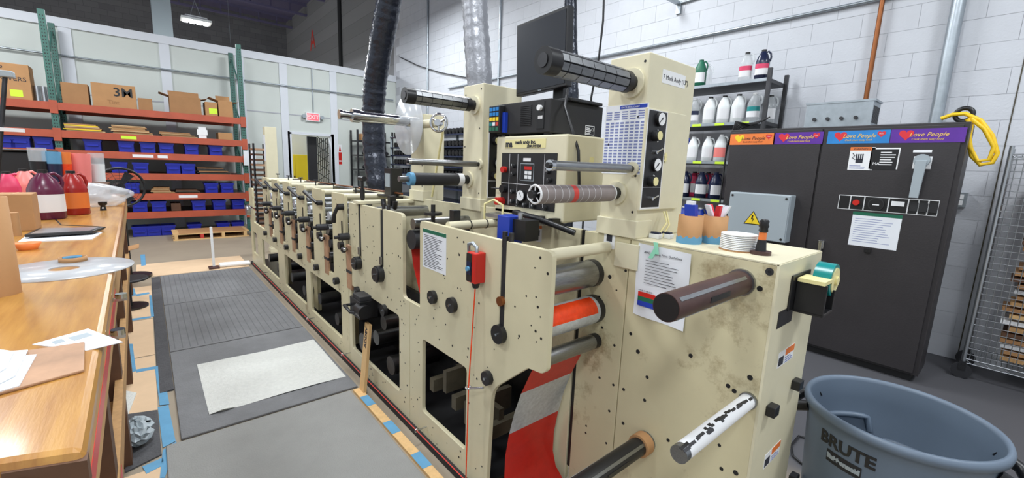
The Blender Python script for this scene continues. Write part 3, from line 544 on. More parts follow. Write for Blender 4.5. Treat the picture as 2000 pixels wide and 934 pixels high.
# slots with bars, slide blocks and the big round knobs on the near plates
for ys, zk, rk in ((2.815, .833, .045), (2.4625, .834, .052)):
    MB('blackmat').box(NX+.004, NX+.018, ys-.018, ys+.018, .88, 1.228).part('slide_bar', press)
    MB('black').cyl((NX-.035, ys+.01, zk), (NX, ys+.01, zk), rk, n=24).cyl((NX-.045, ys+.01, zk), (NX-.035, ys+.01, zk), rk*.85, n=24).m('chrome').cyl((NX-.055, ys+.01, zk), (NX-.045, ys+.01, zk), .006, n=8).part('hand_knob', press)
    MB('steel').box(NX-.012, NX, ys-.012, ys+.014, zk+.06, zk+.11).part('slide_block', press, bevel=.002)
MB('blackmat').box(NX+.002, NX+.02, 1.278, 1.302, .84, 1.245).part('slide_bar', press); MB('copper').cyl((NX-.015, 1.29, .98), (NX+.005, 1.29, .98), .02, n=16).part('slide_block', press)
for yk, zk, r in ((1.83, .855, .035), (1.65, .864, .037), (1.29, .841, .04), (1.36, .618, .032), (2.86, .627, .032), (2.42, .615, .036)):
    MB('black').cyl((NX-.022, yk, zk), (NX, yk, zk), r, n=9 if r < .036 else 20).m('chrome').cyl((NX-.028, yk, zk), (NX-.022, yk, zk), .006, n=8).part('knob', press)
MB('creamclean').box(NX-.02, FX+.02, 2.77, 2.87, 1.236, 1.256).part('cross_bar', press, bevel=.003)
MB('black').cyl((NX+.03, 2.83, 1.256), (NX+.03, 2.83, 1.39), .011, n=12).cyl((NX+.03, 2.83, 1.27), (NX+.03, 2.83, 1.33), .016, n=12).tube([(NX+.03, 2.79, 1.4), (NX+.03, 2.87, 1.4)], .017, 10).part('tee_handle', press)
for y in (2.47, 2.4): MB('darksteel').cyl((NX+.02, y, 1.2), (NX+.02, y, 1.265), .01, n=8).part('clamp_screw', press)
for y in (1.3, 1.26): MB('darksteel').cyl((NX+.012, y, 1.2), (NX+.012, y, 1.262), .011, n=10).part('clamp_screw', press)
MB('black').cyl((1.16, 2.02, 1.2), (1.16, 2.02, 1.3), .012, n=10).cyl((1.16, 2.02, 1.245), (1.16, 2.02, 1.26), .05, n=8).part('star_knob', press)
MB('darksteel').box(1.15, 1.19, 1.8, 1.84, 1.2, 1.29).part('bracket', press); MB('creamclean').cyl((NX+.02, 1.74, 1.225), (FX, 1.74, 1.225), .022, n=16).m('black').cyl((1.2, 1.74, 1.225), (1.206, 1.74, 1.225), .024, n=16).cyl((1.3, 1.74, 1.225), (1.306, 1.74, 1.225), .024, n=16).part('tie_bar', press)
MB('rubber').cyl((NX+.022, 2.12, 1.1), (FX, 2.12, 1.1), .055, n=24).part('roller', press, 'black rubber roller'); MB('steel').cyl((NX+.022, 2.1, 1.19), (FX, 2.1, 1.19), .03, n=20).part('roller', press)
MB('steel').cyl((NX+.022, 2.6, 1.2), (FX, 2.6, 1.2), .035, n=20).part('roller', press)
b = MB('webred').grid([[(x, y, z) for x in (NX+.04, FX-.03)] for y, z in ((2.16, 1.06), (2.13, .95), (2.06, .82), (1.98, .68))]); b.part('web_span', press, 'red printed web between the plates')
b = MB('paper'); card(b, (NX, 1.945, .99), UMX, UZ, .225, .2, .0012); b.m('green'); card(b, (NX-.0012, 1.945, 1.172), UMX, UZ, .225, .018, .0006); textlines(b, (NX, 1.935, 1.0), UMX, UZ, .2, .165, 20, 'ink', .35); b.part('instruction_plate', press, 'white safety instruction plate with green header')
# rope pull switch
a = onx(939, 520, NX); ys, zs = a.y, a.z; sw = MB('red').box(NX-.055, NX, ys-.035, ys+.025, zs-.065, zs+.065).part('stop_switch', press, 'red and grey rope-pull stop switch', bevel=.004)
MB('darksteel').box(NX-.057, NX-.054, ys-.012, ys+.026, zs-.06, zs+.06).m('navy').box(NX-.0585, NX-.057, ys-.008, ys+.022, zs-.03, zs+.025).m('skyblue').cyl((NX-.0585, ys+.008, zs-.005), (NX-.068, ys+.008, zs-.005), .01, n=14).part('switch_cover', sw)
MB('black').cyl((NX-.028, ys-.005, zs-.065), (NX-.028, ys-.005, zs-.09), .02, .013, n=12).part('gland', sw); MB('galv').tube([(NX-.03, ys-.01, zs+.065), (NX-.03, ys-.01, zs+.085), (NX-.03, ys+.02, zs+.1), (NX-.03, ys+.05, zs+.09), (NX-.025, ys+.055, zs+.06), (NX-.01, ys+.04, zs+.05)], .008, 8).part('flex_conduit', sw)
q = onx(915, 757, NX-.06); MB('orangered').tube([(NX-.03, ys-.005, zs-.09), (NX-.045, (ys+q.y)/2, .75), (NX-.06, q.y, q.z), (NX-.06, 1.43, .1)], .0028, 6).part('pull_cord', press, 'thin red pull cord'); MB('chrome').tube([(NX-.03, q.y-.07, q.z+.02), (NX-.06, q.y-.01, q.z)], .005, 6).torus((NX-.06, q.y, q.z), (0, 0, 1), .012, .004, 14, 6).part('eye_bolt', press)
MB('redink').tube([(NX-.06, y, .1) for y in (1.2, 2.2, 3.3, 4.2, 5.3, 6.5)], .003, 6).part('pull_cord', press)
for y in (1.9, 3.05, 3.95, 4.9, 5.9): MB('chrome').tube([(NX, y, .1), (NX-.055, y, .1)], .004, 6).torus((NX-.06, y, .1), (0, 1, 0), .009, .003, 12, 5).part('eye_bolt', press)
# motor unit hanging in the big window
p = onx(706, 605, 1.02); MB('black').box(.98, 1.1, p.y-.08, p.y+.1, .5, .62).m('rubber').box(.985, 1.09, p.y-.07, p.y+.06, .62, .65).m('black').cyl((1.0, p.y-.12, .56), (1.0, p.y-.02, .56), .045, n=18).tube([(.98, p.y+.09, .56), (.94, p.y+.1, .56), (.94, p.y-.02, .545), (.98, p.y-.05, .54)], .01, 8).part('drive_unit', press, 'black drive unit', bevel=.006)
# pull rollers and web at the near end
for (y, z, r, mk) in ((1.14, 1.08, .058, 'steel'), (1.12, .925, .06, 'websilver'), (1.1, .785, .032, 'steel')):
    MB(mk).cyl((NX+.02, y, z), (FX-.03, y, z), r, n=32).m('black').cyl((FX-.03, y, z), (FX, y, z), r*1.02, n=32).part('pull_roller', press)
b = MB('orangered')
for mk, a0, a1 in (('orangered', 1.7, 3.05), ('websilver', 3.05, 4.3)):
    b.m(mk).grid([[(x, 1.12+.0615*math.cos(t), .925+.0615*math.sin(t)) for x in (NX+.03, FX-.05)] for t in [a0+(a1-a0)*i/10 for i in range(11)]])
b.part('web_wrap', press, 'orange and silver film on the roller')
wp = [(1.125, .76), (1.15, .71), (1.2, .6), (1.235, .5), (1.265, .38), (1.285, .26), (1.285, .16), (1.26, .09), (1.2, .045), (1.1, .03)]
for i0, i1, mk in ((0, 2, 'webred'), (2, 4, 'websilver'), (4, 8, 'webred'), (8, 9, 'websilver')):
    MB(mk).grid([[(NX+.045, y, z), (FX-.03, y, z)] for y, z in wp[i0:i1+1]]).part('web', press, 'hanging web of red and silver bands')
# tie tube and end cabinet
MB('creamclean').cyl((NX+.015, 1.07, 1.205), (FX-.01, 1.07, 1.205), .023, n=20).part('tie_bar', press); p = onx(1228, 500, FX); MB('creamclean').box(FX-.012, FX, p.y-.05, p.y+.06, p.z-.05, p.z+.05).part('bracket_plate', press, bevel=.002)
blk_ = MB('cream').box(FX+.012, 1.85, .445, 1.2, .05, 1.252).part('end_cabinet', press)
MB('creamworn').box(FX, FX+.012, .445, .964, .05, 1.255).part('face_panel', blk_, bevel=.002); MB('creamworn').box(FX, FX+.012, .968, 1.2, .05, 1.255).part('face_panel', blk_, bevel=.002)
MB('creamclean').box(FX, 1.86, .437, .445, .05, 1.255).part('end_panel', blk_); MB('creamclean').box(FX, 1.86, .44, .97, 1.252, 1.258).part('top_panel', blk_); MB('blackmat').box(FX+.03, 1.83, .47, 1.18, 0, .05).part('plinth', blk_)
MB('black').box(FX+.01, FX+.02, 1.2, 1.225, .1, 1.255).part('dark_gap', press)  # black strip stands in for the shade in the open gap
bh = [(1191, 541, .009), (1311, 511, .007), (1366, 566, .007), (1484, 564, .009), (1232, 652, .007), (1246, 687, .009), (1349, 695, .008), (1465, 738, .009), (1422, 754, .008), (1434, 764, .008), (1264, 737, .007), (1171, 738, .006), (1198, 752, .006), (1218, 761, .007), (1259, 782, .007), (1190, 803, .006), (1217, 827, .007), (1305, 860, .007), (1437, 924, .009), (1409, 916, .007), (1405, 870, .006), (1145, 832, .005), (1144, 846, .005), (1184, 866, .005), (1200, 675, .006), (1222, 529, .006), (1170, 580, .006), (1176, 640, .006), (1204, 567, .004)]
holes('bolt_holes', [(onx(x, y, FX).y, onx(x, y, FX).z, r) for x, y, r in bh], FX)
b = MB('darksteel'); p = onx(1503, 531, FX); b.cyl((FX-.001, p.y, p.z), (FX, p.y, p.z), .012, n=18).m('black').cyl((FX-.0016, p.y, p.z), (FX-.001, p.y, p.z), .005, n=10); b.part('plug', blk_)
def spindle(p, x1, r, mk, extra=None, lab=None):
    b = MB(mk).cyl((FX+.005, p.y, p.z), (x1, p.y, p.z), r, n=32).m('steel').cyl((FX, p.y, p.z), (FX-.012, p.y, p.z), r*1.16, n=28)
    if extra: extra(b, p, x1, r)
    return b.part('spindle', press, lab)
def leaves(b, p, x1, r):
    for a in (0.5, 2.4, 4.2): b.m('steel').obox((1.2, p.y+math.cos(a)*r, p.z+math.sin(a)*r), (.2, 0, 0), (0, -math.sin(a)*.0055, math.cos(a)*.0055), (0, math.cos(a)*.0008, math.sin(a)*.0012))
    b.m('black').cyl((x1-.001, p.y, p.z), (x1, p.y, p.z), r*.94, n=28).m('black').box(1.15, 1.27, p.y-r-.001, p.y-r+.004, p.z-.008, p.z+.008)
spindle(onx(1448, 551, FX), .985, .038, 'brown', leaves, 'dark brown spindle')
def chips(b, p, x1, r):
    for i in range(26): a = 2.0+rb.uniform(-.35, .35); x = rb.uniform(1.0, 1.42); b.m('darksteel').obox((x, p.y+math.cos(a)*r, p.z+math.sin(a)*r), (rb.uniform(.006, .02), 0, 0), (0, -math.sin(a)*.004, math.cos(a)*.004), (0, math.cos(a)*.0008, math.sin(a)*.0008))
    b.m('steel').cyl((x1-.001, p.y, p.z), (x1+.02, p.y, p.z), r*1.01, n=28)
spindle(onx(1462, 782, FX), 1.0, .024, 'white', chips, 'white spindle with chipped paint')
def core(b, p, x1, r):
    b.m('card').cyl((FX-.012, p.y, p.z), (FX-.055, p.y, p.z), r*1.28, n=30); leaves(b, p, x1, r)
spindle(onx(1262, 862, FX), .95, .035, 'black', core, 'black spindle with brown cardboard core')
# end panel fittings
EY = .437
def oney(x, y): return ony(x, y, EY)
for px, py in ((1500, 798), (1549, 748), (1543, 931)): p = oney(px, py); MB('black').box(p.x-.022, p.x+.022, EY-.028, EY, p.z-.018, p.z+.018).part('latch', blk_, bevel=.003)
for px, py in ((1535, 693), (1508, 886)):
    p = oney(px, py); b = MB('white'); card(b, (p.x-.075, EY, p.z-.03), UMY, UZ, .15, .055); b.m('orange'); card(b, (p.x-.01, EY-.001, p.z), UMY, UZ, .085, .023, .0006); b.m('ink'); card(b, (p.x-.07, EY-.001, p.z-.025), UMY, UZ, .045, .03, .0006); textlines(b, (p.x-.01, EY, p.z-.027), UMY, UZ, .08, .024, 3, 'inkblue'); b.part('warning_label', blk_)
p = oney(1532, 618); b = MB('darksteel'); card(b, (p.x-.06, EY, p.z-.03), UMY, UZ, .13, .055, .002); b.part('maker_plate', blk_)
# towers
def tower(y0, y1, x1, z1, nm, zb=1.258):
    t = MB('creamclean').box(FX, x1, y0, y1, zb, z1).part('tower', press, nm, bevel=.004)
    MB('creamclean').box(FX-.012, FX+.1, y0-.01, y1+.005, zb, zb+.07).part('foot', t, bevel=.003)
    b = MB('black')
    for y, z in ((y0+.02, z1-.03), (y1-.02, z1-.05), (y0+.03, 1.72), (y0+.02, 1.5), (y1-.03, 1.44), (y0+.02, 1.36), (y1-.02, 1.62)): b.cyl((FX-.001, y, z), (FX+.001, y, z), .005, n=10)
    b.part('bolt_holes', t, kind='stuff'); return t
t1 = tower(.95, 1.128, 1.78, 1.95, 'cream tower with pressure gauges and roll chart'); t2 = tower(1.975, 2.165, 1.72, 1.96, 'cream tower beyond the console'); t3 = tower(2.64, 2.82, 1.6, 1.84, 'short cream tower with clear disc')
t4 = tower(7.62, 7.76, 1.6, 1.97, 'slim cream tower at the far end', 0)
def gauges(t, y, x0, x1, z0, z1, xr, D=.012):
    w, h = x1-x0, z1-z0; g = MB('creamclean').box(x0-.004, xr, y-D, y, z0, z1).part('gauge_box', t, bevel=.003); Y = y-D
    b = MB('labelwhite'); card(b, (x0, Y, z0+.005), UMY, UZ, w, h-.01, .001); b.m('black'); card(b, (x0+.006, Y-.001, z0+h*.235), UMY, UZ, w-.012, h*.745, .001); card(b, (x0+.006, Y-.001, z0+.012), UMY, UZ, w-.012, h*.2, .001); b.part('gauge_panel', t)
    cx = x0+w*.5
    for f in (.905, .46):
        z = z0+h*f; r = h*.065; gx = cx+w*.06; MB('darksteel').cyl((gx, Y, z), (gx, Y-.014, z), r*1.08, n=28).m('white').cyl((gx, Y-.014, z), (gx, Y-.015, z), r*.94, n=28).m('black').obox((gx-r*.2, Y-.016, z-r*.15), (r*.5, 0, r*.45), (-.001, 0, .001), (0, .0005, 0)).cyl((gx, Y-.015, z), (gx, Y-.017, z), r*.14, n=10).part('gauge', t)
        z -= h*.165; kx = cx-w*.14; MB('black').cyl((kx, Y, z), (kx, Y-.028, z), r*.8, n=20).m('dispyellow').cyl((kx, Y-.028, z), (kx, Y-.03, z), r*.66, n=20).m('white').torus((kx+.012, Y-.003, z), (0, 1, 0), r*1.0, .003, 14, 5, -1.2, 1.0).part('regulator_knob', t)
    for f in (.585, .12): z = z0+h*f; MB('chrome').cyl((cx, Y, z), (cx, Y-.012, z), .008, n=10).tube([(cx, Y-.01, z), (cx+.006, Y-.03, z+.014)], .004, 6).part('toggle', t)
    return g

g0, g1, g2, g3 = ony(1264.9, 209, .938), ony(1305.8, 206, .938), ony(1249, 412, .938), ony(1334, 300, .938)
gauges(t1, .95, max(g0.x, g2.x), g1.x, g2.z, g0.z, g3.x); gauges(t2, 1.975, 1.475, 1.6, 1.33, 1.77, 1.7)
for z in (1.585, 1.567): MB('dispyellow').prism([(1.585+.014*(1 if i % 2 else .45)*math.sin(i*PI/5), .936, z+.014*(1 if i % 2 else .45)*math.cos(i*PI/5)) for i in range(10)], (0, -.001, 0)).part('star_sticker', t1)
b = MB('white'); card(b, (1.53, .95, 1.855), UMY, UZ, .17, .05, .001); b.part('name_strip', t1); text('7 Mark Andy (13")', .025, (1.535, .9487, 1.87), UMY, UZ, 'ink', t1)
a, c = onx(1186, 190, FX), onx(1258, 315, FX); w, h = a.y-c.y, .265; z0 = 1.505; b = MB('paper'); card(b, (FX, a.y, z0), UMX, UZ, w, h, .001); b.m('blue'); card(b, (FX-.001, a.y-w*.35, z0+h-.016), UMX, UZ, w*.62, .013, .0006); textlines(b, (FX, a.y-.005, z0+.21), UMX, UZ, w-.01, .035, 4, 'inkblue', .5, cols=5); textlines(b, (FX, a.y-.005, z0+.005), UMX, UZ, w-.01, .2, 17, 'inkblue', .6, cols=8); b.part('roll_chart', t1, 'printed roll chart')
text('I.D. C.R. ROLL CHART', .0085, (FX-.0018, a.y-w*.38, z0+h-.013), UMX, UZ, 'white', t1)
def shaft(p, x1, r, style):
    b = MB('black'); c0 = (FX, p.y, p.z)
    b.m('creamclean').cyl((FX+.002, p.y, p.z), (FX-.012, p.y, p.z), r*1.15+.008, n=24).m('black').cyl((FX-.012, p.y, p.z), (FX-.045, p.y, p.z), r*.75, n=20)
    if style == 'slat':
        b.m('black').cyl((FX-.04, p.y, p.z), (FX-.07, p.y, p.z), r, n=24).cyl((x1, p.y, p.z), (x1+.05, p.y, p.z), r*1.04, n=28).m('darksteel').cyl((x1-.003, p.y, p.z), (x1, p.y, p.z), r*.55, n=24).m('darksteel').cyl((x1+.05, p.y, p.z), (FX-.07, p.y, p.z), r*.86, n=24)
        for i in range(9):
            a = 2*PI*i/9; e = (0, math.cos(a), math.sin(a)); q = (0, -math.sin(a), math.cos(a)); xm = (x1+.05+FX-.075)/2
            b.m('steel').obox((xm, p.y+e[1]*r*.93, p.z+e[2]*r*.93), ((FX-.075-x1-.05)/2, 0, 0), (0, q[1]*r*.29, q[2]*r*.29), (0, e[1]*.003, e[2]*.003))
            for k in range(5): b.m('black').obox((x1+.08+k*.06, p.y+e[1]*(r*.93+.003), p.z+e[2]*(r*.93+.003)), (.0012, 0, 0), (0, q[1]*r*.29, q[2]*r*.29), (0, e[1]*.0005, e[2]*.0005))
    elif style == 'core':
        b.m('corewrap').cyl((FX-.05, p.y, p.z), (x1+.01, p.y, p.z), r, n=32, caps=False)
        for k in range(9): b.m('labelwhite').cyl((x1+.04+k*.035, p.y, p.z), (x1+.0415+k*.035, p.y, p.z), r*1.006, n=32, caps=False)
        b.m('redink').cyl((x1+.17, p.y, p.z), (x1+.195, p.y, p.z), r*1.008, n=32, caps=False); b.m('white').torus((x1+.01, p.y, p.z), (1, 0, 0), r*.94, .004, 28, 6).cyl((FX-.05, p.y, p.z), (FX-.056, p.y, p.z), r*1.02, n=28)
        for i in range(5): a = 2*PI*i/5+.3; b.m('white').tube([(x1+.01, p.y, p.z), (x1+.01, p.y+math.cos(a)*r, p.z+math.sin(a)*r)], .0025, 5)
        b.m('black').cyl((x1-.012, p.y, p.z), (x1+.05, p.y, p.z), r*.42, n=18).cyl((x1+.3, p.y, p.z), (x1+.302, p.y, p.z), r*.95, n=24)
    elif style == 'rubber': b.m('rubber').cyl((FX-.05, p.y, p.z), (x1+.05, p.y, p.z), r, n=32).m('skyblue').cyl((x1+.025, p.y, p.z), (x1+.05, p.y, p.z), r*1.02, n=32).m('white').cyl((FX-.085, p.y, p.z), (FX-.05, p.y, p.z), r*1.03, n=32).m('steel').cyl((x1-.03, p.y, p.z), (x1+.03, p.y, p.z), r*.45, n=18)
    else: b.m(style).cyl((FX-.03, p.y, p.z), (x1, p.y, p.z), r, n=24).m('chrome').cyl((x1+.012, p.y, p.z), (x1-.004, p.y, p.z), r*1.1, n=24).m('black').cyl((x1-.012, p.y, p.z), (x1-.004, p.y, p.z), r*.6, n=14)
    return b
shaft(onx(1236, 163, FX), .965, .04, 'slat').part('air_shaft', t1); shaft(onx(1237, 330, FX), .985, .016, 'steel').part('idler_roller', t1); shaft(onx(1207, 377, FX), .975, .032, 'core').part('wound_roll', t1, 'grey taped roll with red stripe')
shaft(onx(928, 206, FX), 1.01, .037, 'slat').part('air_shaft', t2); shaft(onx(938, 321, FX), 1.0, .016, 'steel').part('idler_roller', t2); shaft(onx(916, 351, FX), 1.03, .034, 'rubber').part('rubber_roller', t2, 'black rubber roller')
p = onx(797, 237, 1.36); b = MB('chrome').cyl((FX, p.y, p.z), (1.03, p.y, p.z), .034, n=28).cyl((1.03, p.y, p.z), (.985, p.y, p.z), .04, n=28).cyl((.985, p.y, p.z), (.925, p.y, p.z), .022, n=20).cyl((.925, p.y, p.z), (.91, p.y, p.z), .028, n=20); b.part('unwind_shaft', t3, 'chrome shaft')
MB('disc').lathe([(.036, -.002), (.2, -.002), (.2, .002), (.036, .002)], (1.36, p.y, p.z-.02), (1, 0, 0), n=56, cap0=False, cap1=False).part('flange_disc', t3, 'clear plastic disc')
q = onx(857, 240, 1.4); b = MB('creamclean').cyl((1.4, t3.location.y+2.64 if False else 2.64, q.z), (1.4, q.y+.02, q.z), .026, n=18).m('chrome').torus((1.4, q.y, q.z), (0.75, .66, 0), .052, .008, 32, 8).cyl((1.38, q.y-.015, q.z), (1.42, q.y+.02, q.z), .02, n=16)
for i in range(3): a = 2*PI*i/3+.5; u = V(.66, -.75, 0); b.tube([(1.4, q.y, q.z), V(1.4, q.y, q.z)+u*math.cos(a)*.05+V(0, 0, 1)*math.sin(a)*.05], .007, 6)
b.part('hand_wheel', t3, 'chrome hand wheel'); MB('dispyellow').tube([(1.43, q.y, q.z-.05), (1.43, q.y+.05, q.z-.2), (1.43, q.y+.13, 1.3)], .007, 6).part('hose', t3)
MB('darksteel').torus((1.2, 2.66, 1.27), (1, 0, 0), .09, .018, 18, 8, 0, PI).box(1.18, 1.22, 2.6, 2.64, 1.2, 1.3).part('guide_arm', press)
# console
CY0, CY1, CZ0, CZ1 = 1.335, 1.845, 1.30, 1.67
con = MB('creamclean').box(FX, 1.72, CY0, CY1, CZ0-.03, CZ1).part('console', press, 'cream control console with black dial panel', bevel=.008)
b = MB('black'); card(b, (FX, 1.79, CZ0+.015), UMX, UZ, .4, .27, .004); b.part('dial_panel', con)
b = MB('labelwhite'); y0 = 1.79
for f in (.16, .32, .8): card(b, (FX-.004, y0-.4*f, CZ0+.02), UMX, UZ, .002, .26, .0006)
card(b, (FX-.004, y0-.005, CZ0+.13), UMX, UZ, .39, .002, .0006); card(b, (FX-.004, y0-.23, CZ0+.02), UMX, UZ, .002, .11, .0006); card(b, (FX-.004, y0-.17, CZ0+.245), UMX, UZ, .055, .016, .0008); b.m('greybox'); card(b, (FX-.004, y0-.15, CZ0+.15), UMX, UZ, .1, .085, .0006); b.m('blackmat'); card(b, (FX-.0046, y0-.153, CZ0+.153), UMX, UZ, .094, .079, .0006); b.m('red'); card(b, (FX-.0052, y0-.18, CZ0+.205), UMX, UZ, .055, .016, .0008); b.m('white')
for i in range(2):
    for j in range(2): card(b, (FX-.0052, y0-.185-i*.027, CZ0+.16+j*.021), UMX, UZ, .022, .017, .0008)
b.part('panel_print', con)
for yy, zz in ((.22, .045), (.3, .05)):
    cy, cz = y0-yy+.05, CZ0+zz+.03; MB('darksteel').cyl((FX-.004, cy, cz), (FX-.016, cy, cz), .03, n=24).m('white').cyl((FX-.016, cy, cz), (FX-.017, cy, cz), .026, n=24).m('black').obox((FX-.0175, cy, cz+.006), (.0003, 0, 0), (0, .008, .012), (0, .001, -.001)).part('gauge', con)
MB('red').cyl((FX-.004, y0-.02, CZ0+.035), (FX-.05, y0-.02, CZ0+.035), .02, n=18).part('stop_button', con, 'red mushroom button'); MB('red').cyl((FX-.004, y0-.03, CZ0+.2), (FX-.025, y0-.03, CZ0+.2), .016, n=16).part('push_button', con)
MB('black').cyl((FX-.004, y0-.035, CZ0+.1), (FX-.03, y0-.035, CZ0+.1), .02, n=16).tube([(FX-.025, y0-.035, CZ0+.1), (FX-.03, y0+.05, CZ0+.1)], .004, 6).part('selector', con)
for yy, zz in ((.1, .22), (.1, .18), (.1, .09), (.35, .24), (.35, .2), (.36, .16), (.1, .04), (.15, .035), (.2, .03), (.26, .03), (.34, .03)): MB('blackmat').cyl((FX-.004, y0-yy, CZ0+zz), (FX-.02, y0-yy, CZ0+zz), .011, n=12).m('labelwhite').box(FX-.021, FX-.02, y0-yy-.001, y0-yy+.001, CZ0+zz, CZ0+zz+.01).part('dial', con)
b = MB('dispyellow'); card(b, (FX, 1.77, CZ1-.06), UMX, UZ, .3, .042, .002); b.part('name_plate', con); text('ma', .045, (FX-.0025, 1.765, CZ1-.054), UMX, UZ, 'ink', con, bold=.002); text('mark andy inc.', .026, (FX-.0025, 1.69, CZ1-.04), UMX, UZ, 'ink', con, bold=.001); text('2200 SYSTEM', .017, (FX-.0025, 1.6, CZ1-.057), UMX, UZ, 'ink', con, shear=.25, bold=.0008)
for x, z in ((1.6, 1.55), (1.6, 1.51)): b = MB('dispyellow'); card(b, (x, CY0, z), UMY, UZ, .03, .025, .001); b.part('tag', con)
for x in (1.55, 1.63): MB('black').cyl((x, CY0, 1.42), (x, CY0-.03, 1.42), .02, n=16).part('knob', con)
MB('alum').box(FX-.1, FX+.1, 1.4, 1.8, 1.255, 1.272).part('bed_plate', press); MB('black').tube([(FX-.02, 1.62, 1.29), (FX-.1, 1.56, 1.3), (FX-.1, 1.4, 1.29), (FX-.02, 1.24, 1.24)], .014, 8).part('hose', press); MB('dispyellow').tube([(FX-.1, 1.8, 1.24), (FX-.1, 1.8, 1.32), (FX-.08, 1.75, 1.345), (FX-.06, 1.7, 1.32), (FX-.06, 1.7, 1.27)], .006, 8).part('hose', press)
a = onx(998, 440, 1.24); MB('blue').box(1.2, 1.28, a.y-.035, a.y+.05, 1.16, 1.30).part('sensor_head', press, 'blue sensor head', bevel=.003); MB('black').box(1.22, 1.3, a.y-.12, a.y-.035, 1.2, 1.29).m('alum').box(1.2, 1.3, a.y-.13, a.y+.05, 1.14, 1.165).cyl((1.25, a.y-.05, 1.29), (1.25, a.y-.05, 1.315), .012, n=12).part('valve_block', press)
for yv in (1.5, 1.4): MB('darksteel').box(FX-.05, FX+.02, yv-.05+.0, yv-.02, 1.255, 1.29).part('bracket', press)
for px in (1050, 1190):
    p = onx(px, 452 if px == 1050 else 462, FX); b = MB('white'); card(b, (FX, p.y+.025, p.z-.05), UMX, UZ, .055, .085); b.m('orange'); card(b, (FX-.001, p.y+.025, p.z+.015), UMX, UZ, .055, .018, .0006); b.m('ink'); card(b, (FX-.001, p.y+.012, p.z-.02), UMX, UZ, .028, .028, .0006); b.part('warning_label', press)
MB('dispyellow').tube([(1.6, .93, 1.36), (1.58, .9, 1.32), (1.53, .91, 1.26)], .004, 6).tube([(1.62, .93, 1.36), (1.6, .9, 1.31), (1.55, .9, 1.26)], .004, 6).part('cable', t1)
# ---------------- things standing on the press
c = thing('inverter_box', 'black vented inverter box with keypad on the console', 'box', (1.63, 1.65, CZ1))
MB('blackmat').box(FX+.01, 1.83, 1.46, 1.86, CZ1+.012, CZ1+.165).part('body', c, bevel=.004)
for x in (1.48, 1.78):
    for y in (1.5, 1.82): MB('black').box(x-.015, x+.015, y-.015, y+.015, CZ1, CZ1+.012).part('foot', c)
for k in range(11): MB('black').box(FX+.007, FX+.01, 1.59, 1.67, CZ1+.05+k*.009, CZ1+.055+k*.009).part('vent_slot', c)
b = MB('black'); card(b, (FX+.01, 1.55, CZ1+.03), UMX, UZ, .05, .125, .003); b.m('white').cyl((FX+.007, 1.525, CZ1+.125), (FX-.008, 1.525, CZ1+.125), .013, n=16).m('labelwhite').box(FX+.0062, FX+.007, 1.51, 1.54, CZ1+.075, CZ1+.09); b.part('switch_panel', c)
b = MB('white'); card(b, (1.7, 1.46, CZ1+.02), UMY, UZ, .07, .045, .001); b.m('black'); card(b, (1.703, 1.459, CZ1+.023), UMY, UZ, .064, .039, .0006); textlines(b, (1.705, 1.4585, CZ1+.025), UMY, UZ, .04, .034, 4, 'white'); b.part('rating_label', c); text('CE', .02, (1.745, 1.4578, CZ1+.04), UMY, UZ, 'white', c)
MB('black').box(FX-.03, FX+.01, 1.79, 1.88, CZ1+.02, CZ1+.155).part('keypad', c, bevel=.004); MB('blue').box(FX-.01, FX+.01, 1.77, 1.79, CZ1+.02, CZ1+.12).part('keypad_holder', c)
for r, row in enumerate((('green', 'green', 'green'), ('teal', 'white', 'redink'), ('yellow', 'yellow', 'yellow'), ('bannerblue', 'bannerblue', 'bannerblue'), ('bannerblue', 'bannerblue', 'bannerblue'))):
    for k, mk in enumerate(row): b = MB(mk); card(b, (FX-.03, 1.872-k*.027, CZ1+.028+r*.025), UMX, UZ, .021, .018, .002); b.part('key', c)
P = [onx(x, y, 1.6) for x, y in ((1002, 53), (1105, 12), (1112, 165), (1015, 187))]; ctr = sum(P, V(0, 0, 0))/4; u = ((P[1]-P[0])+(P[2]-P[3])).normalized(); v = ((P[0]-P[3])+(P[1]-P[2])).normalized(); v = (v-u*v.dot(u)).normalized(); n = u.cross(v); w, h = ((P[1]-P[0]).length+(P[2]-P[3]).length)/4, ((P[0]-P[3]).length+(P[1]-P[2]).length)/4
zt = CZ1+.165; c = thing('monitor', 'black computer monitor tilted on top of the inverter box', 'monitor', (1.66, 1.6, zt))
MB('black').obox(ctr-n*.02, u*w, v*h, n*.02).part('frame', c, bevel=.004); MB('screen').obox(ctr+n*.001, u*w*.93, v*h*.92+v*0, n*.001).part('screen', c); text('acer', .016, ctr-v*h*.985+n*.002-u*.012, u, v, 'greybox', c)
MB('black').box(1.56, 1.8, 1.44, 1.72, zt, zt+.016).part('base', c, bevel=.004); MB('black').obox((1.67, 1.62, (zt+2.0)/2), (.015, 0, 0), (0, .035, 0), (0, 0, (2.02-zt)/2)).part('neck', c); MB('black').tube([(1.6, 1.5, 1.9), (1.5, 1.42, 1.8), (1.5, 1.32, 1.6), (1.5, 1.3, 1.42), (1.5, 1.325, 1.38)], .007, 6).part('cable', c)
